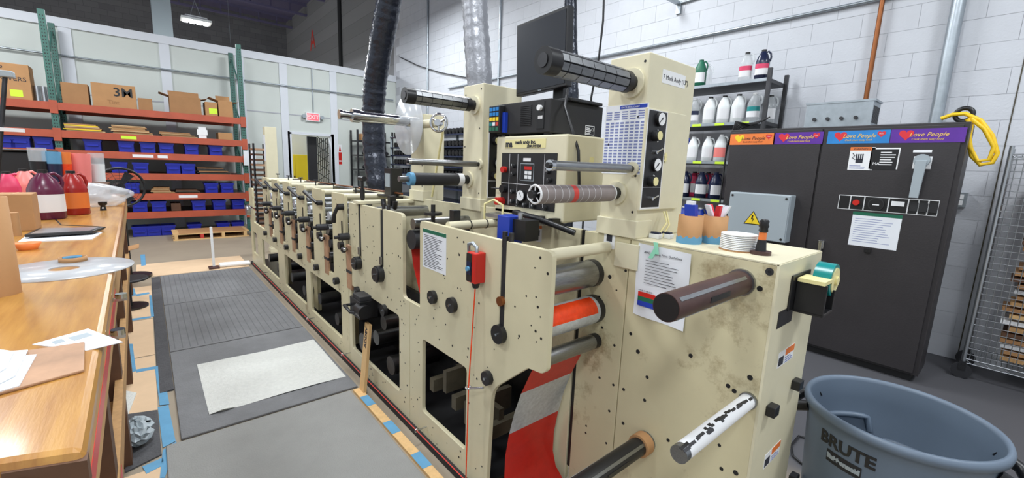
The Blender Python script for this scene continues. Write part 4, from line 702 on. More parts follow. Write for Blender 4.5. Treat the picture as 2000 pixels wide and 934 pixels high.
# end-cabinet clutter
TZ = 1.258
for i, (px, mk, lab) in enumerate(((1334, 'card', 'plain cardboard core cup beside the press tower'), (1383, 'card', 'cardboard core cup holding striped paper tubes'))):
    p = onz(px, 476, TZ); c = thing('core_cup', lab, 'cup', (p.x+.04, p.y, TZ)); q = (p.x+.04, p.y, TZ)
    MB(mk).lathe([(.044, 0), (.044, .105), (.04, .105), (.04, .004), (0, .004)], q, n=30, cap1=False).part('wall', c)
    MB('skyblue').lathe([(.046, 0), (.0465, .018), (.0445, .03)], q, n=11, cap0=False, cap1=False).part('tape_band', c)
    if i:
        for k in range(5): a = k*1.25; MB(('flag', 'heart')[k % 2]).obox((q[0]+math.cos(a)*.018, q[1]+math.sin(a)*.018, TZ+.1), (.008, 0, 0), (0, .009, 0), (math.cos(a)*.02, math.sin(a)*.02, .045)).thing('paper_tube', 'striped red and white paper tube in the cup' if k % 2 else 'plain white paper tube standing in the cup', 'paper tube', 'paper tubes in the cup')
    else: MB('blue').obox((q[0], q[1], TZ+.1), (.012, 0, 0), (0, .02, 0), (0, .005, .045)).m('white').obox((q[0], q[1]+.006, TZ+.15), (.01, 0, 0), (0, .014, 0), (0, 0, .008)).thing('marker_box', 'small blue and white box standing in the cup', 'box')
p = onz(1433, 490, TZ); stk = []
for k in range(9): MB('white').lathe([(.052, 0), (.058, .001), (.058, .005), (.052, .0055)], (p.x+.03, p.y, TZ+.004+k*.0062), n=32).thing('tape_roll', 'thin white tape roll in the stack beside the beacon', 'tape roll', 'stacked white tape rolls')
MB('card').lathe([(.06, 0), (.06, .004)], (p.x+.03, p.y, TZ), n=28).thing('card_disc', 'round card under the stack of white rolls', 'card')
p = onz(1480, 498, TZ); c = thing('beacon', 'small amber and black signal beacon on the end cabinet', 'beacon', (p.x+.02, p.y, TZ)); q = (p.x+.02, p.y, TZ)
MB('brown').lathe([(.032, 0), (.032, .012)], q, n=24).part('base', c); MB('black').lathe([(.017, .012), (.013, .05)], q, n=20).part('body', c); MB('bannerorange').lathe([(.012, .05), (.012, .075)], q, n=18).part('lens', c); MB('black').lathe([(.011, .075), (.015, .08), (.013, .09), (.016, .095), (.013, .105), (.015, .112), (.01, .118)], q, n=18).part('cap', c)
for px in (1276, 1298): p = onz(px, 466, TZ); MB('white').box(p.x, p.x+.03, p.y-.022, p.y+.022, TZ, TZ+.018).m('navy').box(p.x+.004, p.x+.026, p.y-.018, p.y+.018, TZ+.018, TZ+.026).thing('eraser', 'small white and navy block on the end cabinet', 'block', 'small blocks by the tower', bevel=.002)
# guideline sheet taped on the cabinet face
a = onx(1249, 474, FX); c = thing('guideline_sheet', 'white printed guideline sheet taped to the press face', 'paper', (FX, a.y-.1, a.z-.3)); X = FX-.002
rows = [[(X-.002-.004*math.sin(i*1.3+j), a.y-.215*i/6+.006*(j-4)/4*0, a.z-.285*j/6-.006*i/6) for i in range(7)] for j in range(7)]
MB('paper').grid(rows).part('sheet', c); XT = X-.0075
text('AMC Chasing Print Guidelines', .0125, (XT, a.y-.03, a.z-.035), UMX, UZ, 'ink', c)
b = MB('ink'); textlines(b, (XT+.0008, a.y-.04, a.z-.15), UMX, UZ, .15, .1, 9, 'ink', .16); b.part('body_text', c)
b = MB('red'); card(b, (XT, a.y-.02, a.z-.205), UMX, UZ, .075, .018, .0006); b.m('green'); card(b, (XT, a.y-.02, a.z-.223), UMX, UZ, .075, .018, .0006); b.m('blue'); card(b, (XT, a.y-.02, a.z-.243), UMX, UZ, .075, .02, .0006); b.part('colour_block', c); text('COLOR OF THE CLASS', .006, (XT, a.y-.02, a.z-.183), UMX, UZ, 'ink', c)
b = MB('palegreen'); card(b, (XT-.001, a.y-.075, a.z-.03), UMX, V(0, .2, 1), .018, .045, .0005); card(b, (XT-.001, a.y-.05, a.z-.05), UMX, V(0, -.5, 1), .018, .05, .0005); b.part('tape', c)
# tape dispenser
p = oney(1560, 560); c = thing('tape_dispenser', 'black tape dispenser with green tape roll on the cabinet end', 'tape dispenser', (p.x, EY, p.z-.06)); x0, z0 = p.x, p.z
MB('black').box(x0-.09, x0+.09, EY-.006, EY, z0-.07, z0+.05).box(x0-.05, x0+.06, EY-.09, EY-.006, z0-.075, z0-.065).box(x0-.05, x0-.04, EY-.09, EY-.006, z0-.07, z0+.03).box(x0+.05, x0+.06, EY-.09, EY-.006, z0-.07, z0+.0).part('frame', c, bevel=.002)
MB('dispyellow').box(x0-.06, x0+.03, EY-.085, EY-.01, z0+.03, z0+.042).part('cutter_bar', c); MB('teal').cyl((x0+.07, EY-.08, z0+.03), (x0+.07, EY-.03, z0+.03), .055, n=32).part('tape_roll', c, 'shiny green tape'); MB('dispyellow').cyl((x0+.07, EY-.083, z0+.03), (x0+.07, EY-.08, z0+.03), .043, n=28).cyl((x0+.07, EY-.09, z0+.03), (x0+.07, EY-.083, z0+.03), .016, n=16).part('hub', c)
# ADDEV stick
a, c_ = onz(712, 762, 0.02), onx(700, 630, 1.03); c = thing('marked_stick', 'tall wooden stick lettered in black leaning on the press', 'stick', (.985, a.y, .0))
u = V(.045, 0, .44).normalized(); MB('pine').obox((1.005, a.y+.005, .238), (.01, 0, -.001), (0, .036, 0), u*.237).part('stick', c, bevel=.001); text('ADDEV', .042, (1.001, a.y-.01, .315), V(.102, 0, 1), V(0, 1, 0), 'ink', c, bold=.001)
MB('black').box(1.38, 1.47, 3.02, 3.14, 1.26, 1.47).part('operator_panel', press, 'black operator panel', bevel=.004); b = MB('greybox'); card(b, (1.38, 3.12, 1.33), UMX, UZ, .08, .1, .002); b.part('panel_screen', press)
# ================================================================ DUCTS
def duct(name, px, X, r, mk, lab, down):
    pts = [onx(x, y, X) for x, y in px]; pts.append(V(X+.05, pts[-1].y, down)); fine = []
    for i in range(len(pts)-1):
        for k in range(14): fine.append(pts[i].lerp(pts[i+1], k/14))
    rd = random.Random(5); b = MB(mk).tube(fine, [r*(1+rd.uniform(-.05, .05)) for _ in fine], 20); b.thing(name, lab, 'duct')
duct('flexible_duct', [(790, -260), (770, -60), (757, 20), (744, 90), (733, 160), (729, 220), (731, 300), (738, 362)], 1.78, .108, 'ductblack', 'shiny black flexible duct rising behind the printing units', 0)
duct('flexible_duct', [(915, -260), (925, -40), (930, 60), (937, 165)], 1.98, .095, 'ductgrey', 'grey wrapped flexible duct rising behind the press tower', 0)
duct('flexible_duct', [(1113, -200), (1114, 60), (1117, 190)], 2.45, .05, 'ductblack', 'thin dark duct rising behind the computer monitor', 0)
MB('black').tube([onx(x, y, 2.6) for x, y in ((1182, -80), (1178, 40), (1170, 110), (1155, 190))]+[V(2.6, onx(1155, 190, 2.6).y, 0)], .008, 6).thing('hanging_cable', 'thin cable dropping beside the monitor', 'cable')
# ================================================================ FLOOR COVERINGS
MY = [6.72, 5.36, 4.02, 2.69]
for i, lab in enumerate(('grooved grey rubber floor mat nearest the far end of the press', 'grooved grey rubber floor mat between two other mats', 'grey rubber floor mat under the white absorbent pad')):
    y1, y0 = MY[i], MY[i+1]; c = thing('floor_mat', lab, 'mat', (.5, (y0+y1)/2, 0)); MB('mat').box(.03, .98, y0+.008, y1-.008, 0, .014).part('body', c, bevel=.004)
    b = MB('groove')
    if i < 2:
        for k in range(19): b.box(.06+k*.048, .066+k*.048, y0+.04, y1-.04, .014, .0146)
        b.part('grooves', c, kind='stuff')
c = thing('floor_mat', 'smooth light grey rubber floor mat without grooves', 'mat', (.45, 1.6, 0)); MB('matgrey').box(-.035, .92, .3, 2.675, 0, .013).part('body', c, bevel=.004)
c = thing('mat_edge', 'dark ramped rubber edge strip beside the grooved mats', 'mat', (-.01, 5, 0)); MB('matdark').prism([(-.055, 3.35, 0), (.026, 3.35, 0), (.026, 3.35, .013), (-.05, 3.35, .004)], (0, 3.35, 0)).part('strip', c)
MB('pad').grid([[(x, y, .018+.004*math.sin(x*9+y*5)) for x in (.17, .37, .57, .77, .962)] for y in (2.87, 3.06, 3.25, 3.45, 3.645)]).grid([[(.17, 2.87, .016), (.24, 2.855, .034), (.3, 2.872, .017)], [(.17, 2.9, .022), (.24, 2.9, .03), (.3, 2.9, .02)]]).thing('absorbent_pad', 'dirty white absorbent pad lying on the grey mat', 'pad')
for y0, y1, lab in ((2.0, 2.52, 'tan kraft sheet beside the smooth grey mat'), (3.05, 4.05, 'tan kraft sheet with long blue tape edge'), (4.07, 5.0, 'tan kraft sheet beside the second grooved mat'), (5.02, 6.3, 'tan kraft sheet beside the round stool'), (6.78, 7.6, 'tan kraft sheet beyond the far mat')):
    MB('kraft').box(-.45 if y0 < 6.5 else -.2, -.06 if y0 < 6.5 else 1.0, y0, y1, 0, .003).thing('kraft_sheet', lab, 'floor sheet')
def tape(px, lab): MB('skyblue').prism([onz(x, y, .0035) for x, y in px], (0, 0, .001)).thing('floor_tape', lab, 'tape', 'blue floor tape')
TL = 'strip of blue tape on the kraft-covered floor'
for q in ([(302, 716), (317, 714), (331, 790), (312, 792)], [(308, 796), (329, 791), (343, 862), (318, 875)], [(278, 912), (318, 894), (321, 908), (286, 926)], [(245, 672), (259, 672), (266, 725), (249, 729)], [(266, 722), (302, 716), (303, 721), (266, 728)], [(250, 565), (262, 563), (266, 577), (253, 579)], [(266, 575), (291, 571), (292, 574), (266, 579)], [(291, 577), (296, 577), (301, 618), (295, 620)], [(250, 624), (294, 618), (295, 621), (251, 628)], [(274, 498), (283, 497), (285, 518), (276, 520)], [(318, 880), (345, 862), (322, 934), (312, 934)]): tape(q, TL)
c = thing('floor_plank', 'narrow pine plank with blue tape along the press base', 'plank', (.96, 1.6, 0)); MB('pine').box(.935, .985, .5, 2.66, 0, .018).part('plank', c)
for y in (2.5, 2.15, 1.8, 1.5): MB('skyblue').box(.934, .986, y-.09, y+.04, .0181, .019).part('tape', c)
c = thing('barrier_post', 'short white post with red foot standing on the floor', 'post', (.6, 6.88, 0)); MB('white').box(.585, .615, 6.865, 6.895, .03, .57).part('post', c, bevel=.006); MB('brown').box(.54, .66, 6.82, 6.94, 0, .03).part('foot', c, 'dark red foot', bevel=.006)
for y, lab in ((6.99, 'white tube on the floor farther from the mat'), (6.9, 'white tube on the floor next to the mat edge')): MB('white').cyl((.67, y, .026), (1.02, y-.03, .026), .025, n=14).thing('floor_tube', lab, 'tube')
# pallet
c = thing('pallet', 'wooden pallet covered by a brown sheet before the rack', 'pallet', (.85, 9.7, 0))
for y in (9.42, 9.68, 9.94): MB('pine').box(.27, 1.42, y, y+.09, 0, .02).part('bottom_board', c)
for x in (.29, .66, .98, 1.33): MB('redink' if x == .66 else 'pine').box(x, x+.05, 9.42, 10.03, .02, .1).part('stringer', c)
for k in range(6): MB('pine').box(.27, 1.42, 9.42+k*.104, 9.51+k*.104, .1, .118).part('top_board', c)
MB('card').box(.36, 1.36, 9.43, 10.03, .118, .124).part('cover_sheet', c, 'brown board cover')
# ================================================================ PALLET RACK
RY = 10.06; RZ = [2.235, 1.81, 1.505, 1.145, .79, .46]
rack = thing('pallet_rack', 'tall pallet rack with green uprights and orange beams', 'rack', (.25, 10.55, 0))
for x in (-1.03, 1.53):
    for y in (RY-.04, RY+.9):
        o = MB('rackgreen').box(x-.04, x+.04, y, y+.07, 0, 3.6).part('upright', rack); b = MB('black')
        for k in range(70): b.box(x-.02, x-.008, y-.001, y, .05+k*.05, .07+k*.05).box(x+.008, x+.02, y-.001, y, .05+k*.05, .07+k*.05)
        b.part('slots', o, kind='stuff')
    for k in range(4): MB('rackgreen').tube([(x, RY+.03, .3+k*.85), (x, RY+.9, .9+k*.85)], .016, 6).part('brace', rack)
for i, z in enumerate(RZ):
    for x0, x1 in ((-1.07, 1.5), (-3.6, -1.07)):
        if x0 < -3 and i > 2: continue
        MB('rackorange').box(x0+.04, x1, RY-.055, RY-.005, z-.115, z).part('beam', rack); MB('rackorange').box(x0+.04, x1, RY+.9, RY+.95, z-.115, z).part('beam', rack); MB('darksteel').box(x0+.04, x1, RY-.004, RY+.898, z-.02, z-.004).part('deck', rack)
    for x in (-1.03, 1.53): MB('rackorange').box(x-.045, x+.045, RY-.06, RY-.041, z-.17, z+.03).part('beam_end', rack)
def rx(px, y, Y=RY): return ony(px, y, Y).x
for px, i, w, mk in ((255, 1, .2, 'lime'), (279, 2, .28, 'white'), (317, 2, .14, 'white'), (360, 4, .28, 'white')): x = rx(px, 300); b = MB(mk); card(b, (x-w/2, RY-.055, RZ[i]-.085), UMY, UZ, w, .05, .001); b.part('shelf_label', rack)
MB('paper').box(rx(474, 300), rx(498, 300), RY-.08, RY-.078, 1.33, 1.62).thing('posted_sheet', 'blank white sheet hanging on the green rack upright', 'paper')
def binproto():
    t = thing('storage_bin', '', 'bin'); w, d, h = .1, .3, .185
    MB('bin').box(-w, w, 0, .006, 0, h*.7).box(-w, w, d-.006, d, 0, h).box(-w, -w+.006, 0, d, 0, h).box(w-.006, w, 0, d, 0, h).box(-w, w, 0, d, 0, .006).part('body', t)
    MB('bin').box(-w-.012, w+.012, -.012, 0, h-.035, h).box(-w-.012, -w, -.012, d, h-.03, h).box(w, w+.012, -.012, d, h-.03, h).box(-w, w, -.003, 0, h*.68, h-.03).part('rim', t); MB('bin').box(-.07, .07, -.03, 0, h*.42, h*.6).part('label_holder', t); return t
BP = binproto(); first = True
NAMES = {2: 'third', 3: 'fourth', 4: 'fifth', 5: 'sixth'}
for i, pxs in ((2, (13, 43, 88, 183, 248, 290, 326, 375, 422)), (3, (230, 272, 336, 365)), (4, (250, 408, 439)), (5, (262, 300, 380, 421, 459)), (9, (272, 300, 328, 380, 436, 465))):
    for px in pxs:
        z = 0 if i == 9 else RZ[i]; Y = RY+.02 if i < 9 else RY+.12; x = ony(px, 300 if i < 9 else 440, Y).x
        lab = 'blue plastic bin on the floor under the rack' if i == 9 else 'blue plastic bin on the rack, %s orange beam from the top' % NAMES[i]
        if i == 2 and px < 100: lab = 'blue plastic bin on the rack bay behind the ink jugs'
        o = BP if first else dup(BP, (0, 0, 0)); first = False; o.location = (x, Y, z); o['label'] = lab; o['group'] = 'blue bins on the rack'
# boxes on the top beam
def cbox(x0, x1, h, lab, mk='card', z=RZ[0], y=RY+.02, d=.35, flaps=0, tag_=None, name='cardboard_box'):
    c = thing(name, lab, 'box', ((x0+x1)/2, y+d/2, z)); MB(mk).box(x0, x1, y, y+d, z, z+h).part('body', c, bevel=.004)
    b = MB('cardpale'); b.box((x0+x1)/2-.003, (x0+x1)/2+.003, y-.0006, y+d, z+h, z+h+.0006); b.part('seam', c)
    if flaps: MB(mk).obox(((x0+x1)/2, y+d, z+h+.06), ((x1-x0)/2, 0, 0), (0, .003, 0), (0, .02, .06)).part('flap', c); MB(mk).obox((x0-.07, y+d/2, z+h+.02), (.07, 0, -.025), (0, d/2, 0), (.0005, 0, .002)).part('flap', c); MB(mk).obox((x1+.05, y+d/2, z+h-.01), (.05, 0, .012), (0, d/2, 0), (.0005, 0, .002)).part('flap', c)
    if tag_: b = MB('lime'); card(b, (x0+(x1-x0)*tag_, y, z+.04), UMY, UZ, .13, .1, .001); b.part('tag', c)
    return c
c = cbox(-1.75, -1.25, .52, 'large brown box lettered by hand beside the silver rolls', 'card', tag_=.55); text('CP', .12, (-1.66, RY+.018, RZ[0]+.4), UMY, UZ, 'ink', c); text('COVERS', .09, (-1.62, RY+.018, RZ[0]+.27), UMY, UZ, 'ink', c)
for k in range(3): MB('alum').cyl((-1.21+k*.075, RY+.15, RZ[0]), (-1.21+k*.075, RY+.15, RZ[0]+.24), .036, n=20).thing('foil_roll', 'silver blue foil roll standing on the rack top', 'roll', 'foil rolls on the rack')
cbox(-.93, -.62, .33, 'plain closed brown box beside the green upright', 'card2'); c = cbox(-.58, -.03, .38, 'brown box with black printed logo on the top beam', 'card'); text('3M', .2, (-.32, RY+.017, RZ[0]+.19), UMY, UZ, 'black', c, bold=.003); text('Tint', .09, (-.4, RY+.017, RZ[0]+.06), UMY, UZ, 'card2', c)
cbox(-.01, .18, .2, 'small dark brown box beside the logo box', 'card2', d=.25); cbox(.42, .88, .3, 'wide brown box with open flaps', 'card2', flaps=1); cbox(.94, 1.13, .25, 'narrow brown box with lime tag', 'card', tag_=.3); cbox(1.15, 1.38, .3, 'brown box with raised flap next to right upright', 'card', flaps=1)
cbox(rx(427, 265), rx(455, 265), .13, 'low brown carton on the second beam', 'card', RZ[1]); cbox(rx(334, 400), rx(353, 400), .14, 'small dark brown wooden box on the lowest beam', 'darkwood', RZ[5]); x = rx(395, 255); MB('white').box(x-.06, x+.06, RY+.01, RY+.03, RZ[1], RZ[1]+.21).box(x-.08, x+.08, RY+.006, RY+.034, RZ[1]+.06, RZ[1]+.16).thing('white_bracket', 'white cut-out bracket leaning on the second beam', 'bracket')
def stack(px0, px1, i, n, mk, lab):
    x0, x1 = rx(px0, 300), rx(px1, 300)
    for k in range(n): j = random.uniform(-.03, .03); MB(mk[k % len(mk)]).box(x0+j, x1+j-.1*k/n, RY+.02+abs(j), RY+.4, RZ[i]+k*.0205, RZ[i]+.018+k*.0205).thing('board_sheet', lab, 'board', lab[:40])
stack(131, 207, 1, 6, ('cardpale', 'yellow', 'card'), 'flat board in the stack with yellow edges on second beam'); stack(222, 300, 1, 7, ('cardpale', 'card'), 'flat tan board in the tall stack on second beam'); stack(316, 385, 1, 4, ('cardpale', 'card2'), 'flat tan board in the low stack near white bracket'); stack(386, 448, 3, 6, ('grimy', 'darksteel', 'card2'), 'flat grey board in the stack on the fourth beam'); stack(290, 333, 4, 5, ('card', 'cardpale'), 'flat tan board in the small stack on fifth beam'); stack(337, 388, 4, 3, ('darkwood', 'grimy'), 'flat dark board in the low stack on fifth beam')
# ================================================================ FAR SHELVES
CSX = 4.6; ys = [onx(850, y, CSX).z for y in (263, 286, 304, 324, 343, 365, 390)]
cs = thing('cylinder_shelving', 'dark steel shelving packed with print cylinders by the wall', 'shelving', (4.9, 8.4, 0))
for z in ys: MB('navy').box(CSX, 5.15, 6.8, 10.1, z-.03, z).part('shelf', cs)
for y in (6.8, 7.9, 9.0, 10.06):
    for x in (CSX, 5.11): MB('greybox').box(x, x+.04, y, y+.04, 0, ys[0]+.02).part('upright', cs)
cm = MB('darksteel').cyl((0, 0, .055), (.42, 0, .055), .055, n=16).m('black').cyl((-.004, 0, .055), (0, 0, .055), .03, n=12).mesh('print_cylinder', (0, 0, 0)); n_ = 0
for i, z in enumerate(ys):
    for k in range(24):
        y = 6.92+k*.13
        if abs(y-7.92) < .07 or abs(y-9.02) < .07: continue
        if i > 4: continue
        o = bpy.data.objects.new('print_cylinder', cm); COL.objects.link(o); o.location = (CSX+.03, y, z); tag(o, 'dark steel print cylinder on the %s of the cylinder shelving' % ('top' if i == 0 else 'second shelf' if i == 1 else 'third shelf' if i == 2 else 'fourth shelf' if i == 3 else 'fifth shelf'), 'print cylinder', 'print cylinders on the shelving')
x0, x1 = ony(690, 260, 10.9).x, ony(757, 260, 10.9).x; ws = thing('steel_shelving', 'grey open steel shelving before the partition right of the door', 'shelving', ((x0+x1)/2, 10.8, 0))
for x in (x0, x1):
    for y in (10.6, 11.05): MB('darksteel').box(x-.02, x+.02, y, y+.04, 0, 2.25).part('upright', ws)
for z in (.3, .85, 1.3, 1.65, 2.0): MB('darksteel').box(x0, x1, 10.6, 11.09, z-.03, z).part('shelf', ws)
for z in (1.3, 1.65):
    for k in range(5): x = x0+.3+k*.11; MB('rubber').cyl((x, 10.62, z+.05), (x, 11.0, z+.05), .05, n=14).thing('rubber_roll', 'small black roll on the grey open shelving', 'roll', 'black rolls on open shelving')
cbox(x0+.1, x1-.25, .16, 'low tan carton on top of the open steel shelving', 'card', 2.0, 10.65, .3); x0, x1 = ony(496, 300, 9.2).x, ony(524, 300, 9.2).x; tr = thing('tray_rack', 'dark rack of stacked brown trays beside the orange rack', 'rack', ((x0+x1)/2, 9.4, 0))
for x in (x0, x1): MB('black').box(x-.015, x+.015, 9.2, 9.23, 0, 1.75).box(x-.015, x+.015, 9.6, 9.63, 0, 1.75).part('post', tr)
for k in range(16): MB('darkwood' if k % 3 else 'inkbrown').box(x0, x1, 9.2, 9.62, .2+k*.095, .235+k*.095).part('tray', tr)
# ================================================================ WORKBENCH
BZ = 1.07
def ob(x, y, z=BZ): return onz(x, y, z)
A, Bc, Cn = ob(165, 880), ob(247, 380), ob(0, 905); be = thing('workbench', 'long wooden workbench with worn varnished top', 'workbench', (-.6, 3.4, 0)); th = .045
poly = [(A.x, A.y), (Bc.x, Bc.y), (-1.25, Bc.y), (-1.25, Cn.y+.25), (Cn.x, Cn.y)]
MB('wood').prism([(x, y, BZ-th) for x, y in poly], (0, 0, th)).part('top', be, bevel=.014)
def ex(y): return A.x+(Bc.x-A.x)*(y-A.y)/(Bc.y-A.y)
def railp(z0, z1, off, mk, name, y0=A.y+.06, y1=Bc.y-.05, t=.03): return MB(mk).prism([(ex(y0)-off, y0, z0), (ex(y0)-off-t, y0, z0), (ex(y1)-off-t, y1, z0), (ex(y1)-off, y1, z0)], (0, 0, z1-z0)).part(name, be)
railp(.92, BZ-th, .004, 'rawwood', 'apron'); railp(.955, .995, .003, 'red', 'red_tape', A.y+.06, 2.2, .001); railp(.36, .46, .03, 'rawwood', 'lower_rail'); railp(.39, .43, .0285, 'red', 'red_tape', A.y+.06, 1.9, .001); railp(.33, .36, .06, 'rawwood', 'lower_shelf', t=.9)
for y in (A.y+.1, 1.75, 2.6, 3.6, 4.7, Bc.y-.12):
    for x in (ex(y)-.12, -1.2): MB('darkwood').box(x, x+.085, y, y+.085, 0, BZ-th).part('leg', be)
MB('darkwood').prism([(A.x+.002, A.y-.006, BZ-th-.012), (Cn.x, Cn.y-.006, BZ-th-.012), (Cn.x, Cn.y+.02, BZ-th-.012), (A.x+.002, A.y+.02, BZ-th-.012)], (0, 0, th-.002)).part('end_strip', be, 'dark strip along the near end')  # darker wood strip covering the near end face of the top
MB('chrome').cyl((A.x-.07, A.y+.012, BZ-.03), (A.x-.07, A.y-.004, BZ-.03), .006, n=10).part('screw', be)
for y in (1.55, 1.95): MB('chrome').box(ex(y)-.02, ex(y)+.035, y-.008, y+.008, BZ-.06, BZ-.05).cyl((ex(y)+.02, y, BZ-.05), (ex(y)+.02, y, BZ-.035), .016, n=14).part('clamp', be)
p = ob(-4, 575); MB('card').lathe([(.05, 0), (.05, .3), (.045, .3), (.045, .005), (0, .005)], (p.x, p.y, BZ), n=32, cap1=False).thing('cardboard_tube', 'thick cardboard tube standing on the workbench', 'tube')
p = ob(48, 460); MB('card').lathe([(.022, 0), (.022, .12)], (p.x-.03, p.y, BZ), n=20).thing('cardboard_tube', 'thin short cardboard tube behind the thick one', 'tube')
def bplace(px, py, body, lab_, capm, txt, tall, r): t = jug(body, lab_, capm, txt, tall, r); p = ob(px, py); t.location = (p.x, p.y+r, BZ); t.rotation_euler = (0, 0, -1.1); return t
bplace(92, 430, 'pjug', 'labelwhite', 'black', 'large purple ink jug with white label on the workbench', .31, .078); bplace(146, 421, 'rjug', 'orange', 'black', 'red ink jug with orange label beside the purple jug', .3, .07)
bplace(18, 410, 'magenta', None, 'black', 'pink jug at the back of the workbench', .27, .068); bplace(52, 408, 'pink', None, 'black', 'pale lilac jug half hidden behind the purple jug', .29, .07)
p = ob(40, 452); cbox(p.x-.08, p.x+.06, .2, 'open tan carton behind the cardboard tubes', 'card', BZ, p.y, .16, name='bench_carton'); p = ob(62, 384); c = thing('black_tote', 'black plastic tote at the far end of workbench', 'tote', (p.x, p.y, BZ)); MB('black').box(p.x-.26, p.x+.17, p.y-.1, p.y+.2, BZ, BZ+.41).part('body', c, bevel=.02); MB('black').box(p.x-.28, p.x+.19, p.y-.12, p.y+.22, BZ+.41, BZ+.43).part('lid', c, bevel=.008)
RS = .15; a, c_ = ob(80, 396), ob(205, 388); MB('darkwood').box(a.x-.12, c_.x+.04, a.y-.12, c_.y+.12, BZ, BZ+RS).thing('riser', 'dark low riser under the ink containers', 'riser', bevel=.005)
def deli(px, py, r, h, mk, top, lab, Y=None):
    p = ob(px, py); z_ = BZ+RS; c = thing('ink_container', lab, 'container', (p.x, p.y, z_), 'ink containers'); MB(mk).lathe([(r*.88, 0), (r, h*.62)], (p.x, p.y, z_), n=24).part('ink', c); MB(top).lathe([(r, h*.62), (r*1.03, h)], (p.x, p.y, z_), n=24).part('rim', c)
deli(86, 392, .056, .3, 'black', 'clear', 'black and clear ink container beside black tote'); deli(113, 391, .06, .27, 'navy', 'skyblue', 'navy ink container with blue top'); deli(136, 390, .044, .27, 'orangered', 'orange', 'orange ink container between navy and pink'); deli(164, 388, .078, .26, 'pink', 'pink', 'large pink ink container'); deli(197, 386, .056, .27, 'milky', 'clear', 'frosted clear container beside the pink one')
rd = random.Random(9); p = ob(176, 404); b = MB('bag'); rows = []
for j in range(13):
    a = PI*j/12; row = []
    for i in range(25): t = 2*PI*i/24; k = 1+.14*math.sin(3*t+j)+.09*math.sin(7*t-2*j); row.append((p.x+.25*math.sin(a)*math.cos(t)*k, p.y+.1*math.sin(a)*math.sin(t)*k, BZ+max(.001, .085-.095*math.cos(a)*(1+.15*math.sin(4*t)))))
    rows.append(row)
b.grid(rows).thing('plastic_bag', 'crumpled clear plastic bag lying on the workbench', 'bag')
for px, lab in ((165, 'small black stopper standing beside the red jug'), (202, 'small black stopper standing near the bench edge')): p = ob(px, 411); MB('black').lathe([(.02, 0), (.017, .02), (.014, .035), (.026, .045), (.026, .065)], (p.x, p.y, BZ), n=16).m('white').cyl((p.x, p.y-.026, BZ+.02), (p.x, p.y-.016, BZ+.02), .006, n=8).thing('black_stopper', lab, 'stopper')
q = [ob(x, y, BZ+.012) for x, y in ((48, 464), (182, 456), (205, 448), (75, 451))]; c = thing('tablet', 'black tablet lying on papers on the workbench', 'tablet', tuple(q[0])); MB('black').prism(q, (0, 0, .014)).part('body', c, bevel=.003); s = [a.lerp(sum(q, V(0, 0, 0))/4, .14)+V(0, 0, .0142) for a in q]; MB('alum').prism(s, (0, 0, .001)).part('screen', c); MB('black').tube([q[2]+V(0, .02, .008), ob(190, 443), ob(120, 440), ob(95, 415), ob(60, 395), ob(30, 372)], .004, 6).part('cable', c)
MB('paper').prism([ob(x, y, BZ) for x, y in ((35, 474), (180, 468), (200, 455), (60, 455))], (0, 0, .004)).thing('bench_papers', 'stack of papers under the tablet', 'paper')
p = ob(55, 487); MB('orange').lathe([(.03, 0), (.045, .03), (.042, .03), (.028, .004), (0, .004)], (p.x, p.y, BZ), n=22, cap1=False).thing('orange_cup', 'low orange plastic dish on the workbench', 'dish')
DC = (ob(263, 511).x-.2, ob(150, 524).y, BZ); MB('disc').lathe([(.042, 0), (.2, 0), (.2, .004), (.042, .004)], DC, n=64, cap0=False, cap1=False).thing('plastic_disc', 'clear plastic flange disc overhanging the workbench edge', 'disc')
p = ob(143, 510, BZ+.004); c = thing('tape_core', 'cardboard tape ring with blue tape on the clear disc', 'tape roll', (p.x, p.y, BZ+.004)); MB('card').lathe([(.038, 0), (.042, 0), (.042, .018), (.038, .018), (.038, 0)], (p.x, p.y, BZ+.004), n=32, cap0=False, cap1=False).part('core', c); MB('skyblue').torus((p.x, p.y, BZ+.013), (0, 0, 1), .0425, .0085, 14, 6, -.7, 1.0).part('tape', c)
q = [ob(x, y, BZ) for x, y in ((-60, 790), (165, 727), (166, 672), (-20, 700))]; MB('inkbrown').prism(q, (0, 0, .006)).thing('clipboard', 'brown hardboard clipboard near the bench end', 'clipboard', bevel=.002)
for k, q in enumerate((((-30, 775), (38, 755), (72, 694), (-20, 700)), ((-30, 765), (30, 735), (55, 685), (-20, 690)), ((-30, 745), (12, 720), (28, 688), (-30, 680)))): MB('paper').prism([ob(x, y, BZ+.006+k*.003) for x, y in q], (0, 0, .002)).thing('loose_sheet', 'white paper piled on the brown clipboard', 'paper', 'papers on the clipboard')
q = [ob(x, y, BZ) for x, y in ((63, 674), (172, 643), (240, 669), (168, 686))]; c = thing('barcode_sheet', 'white sheet with printed blocks at the bench edge', 'paper', tuple(q[0])); MB('paper').prism(q, (0, 0, .0015)).part('sheet', c)
for px in ([(100, 668), (120, 662), (128, 667), (108, 673)], [(132, 660), (170, 650), (182, 655), (145, 666)]): MB('greybox').prism([ob(x, y, BZ+.0016) for x, y in px], (0, 0, .0004)).part('print_block', c)
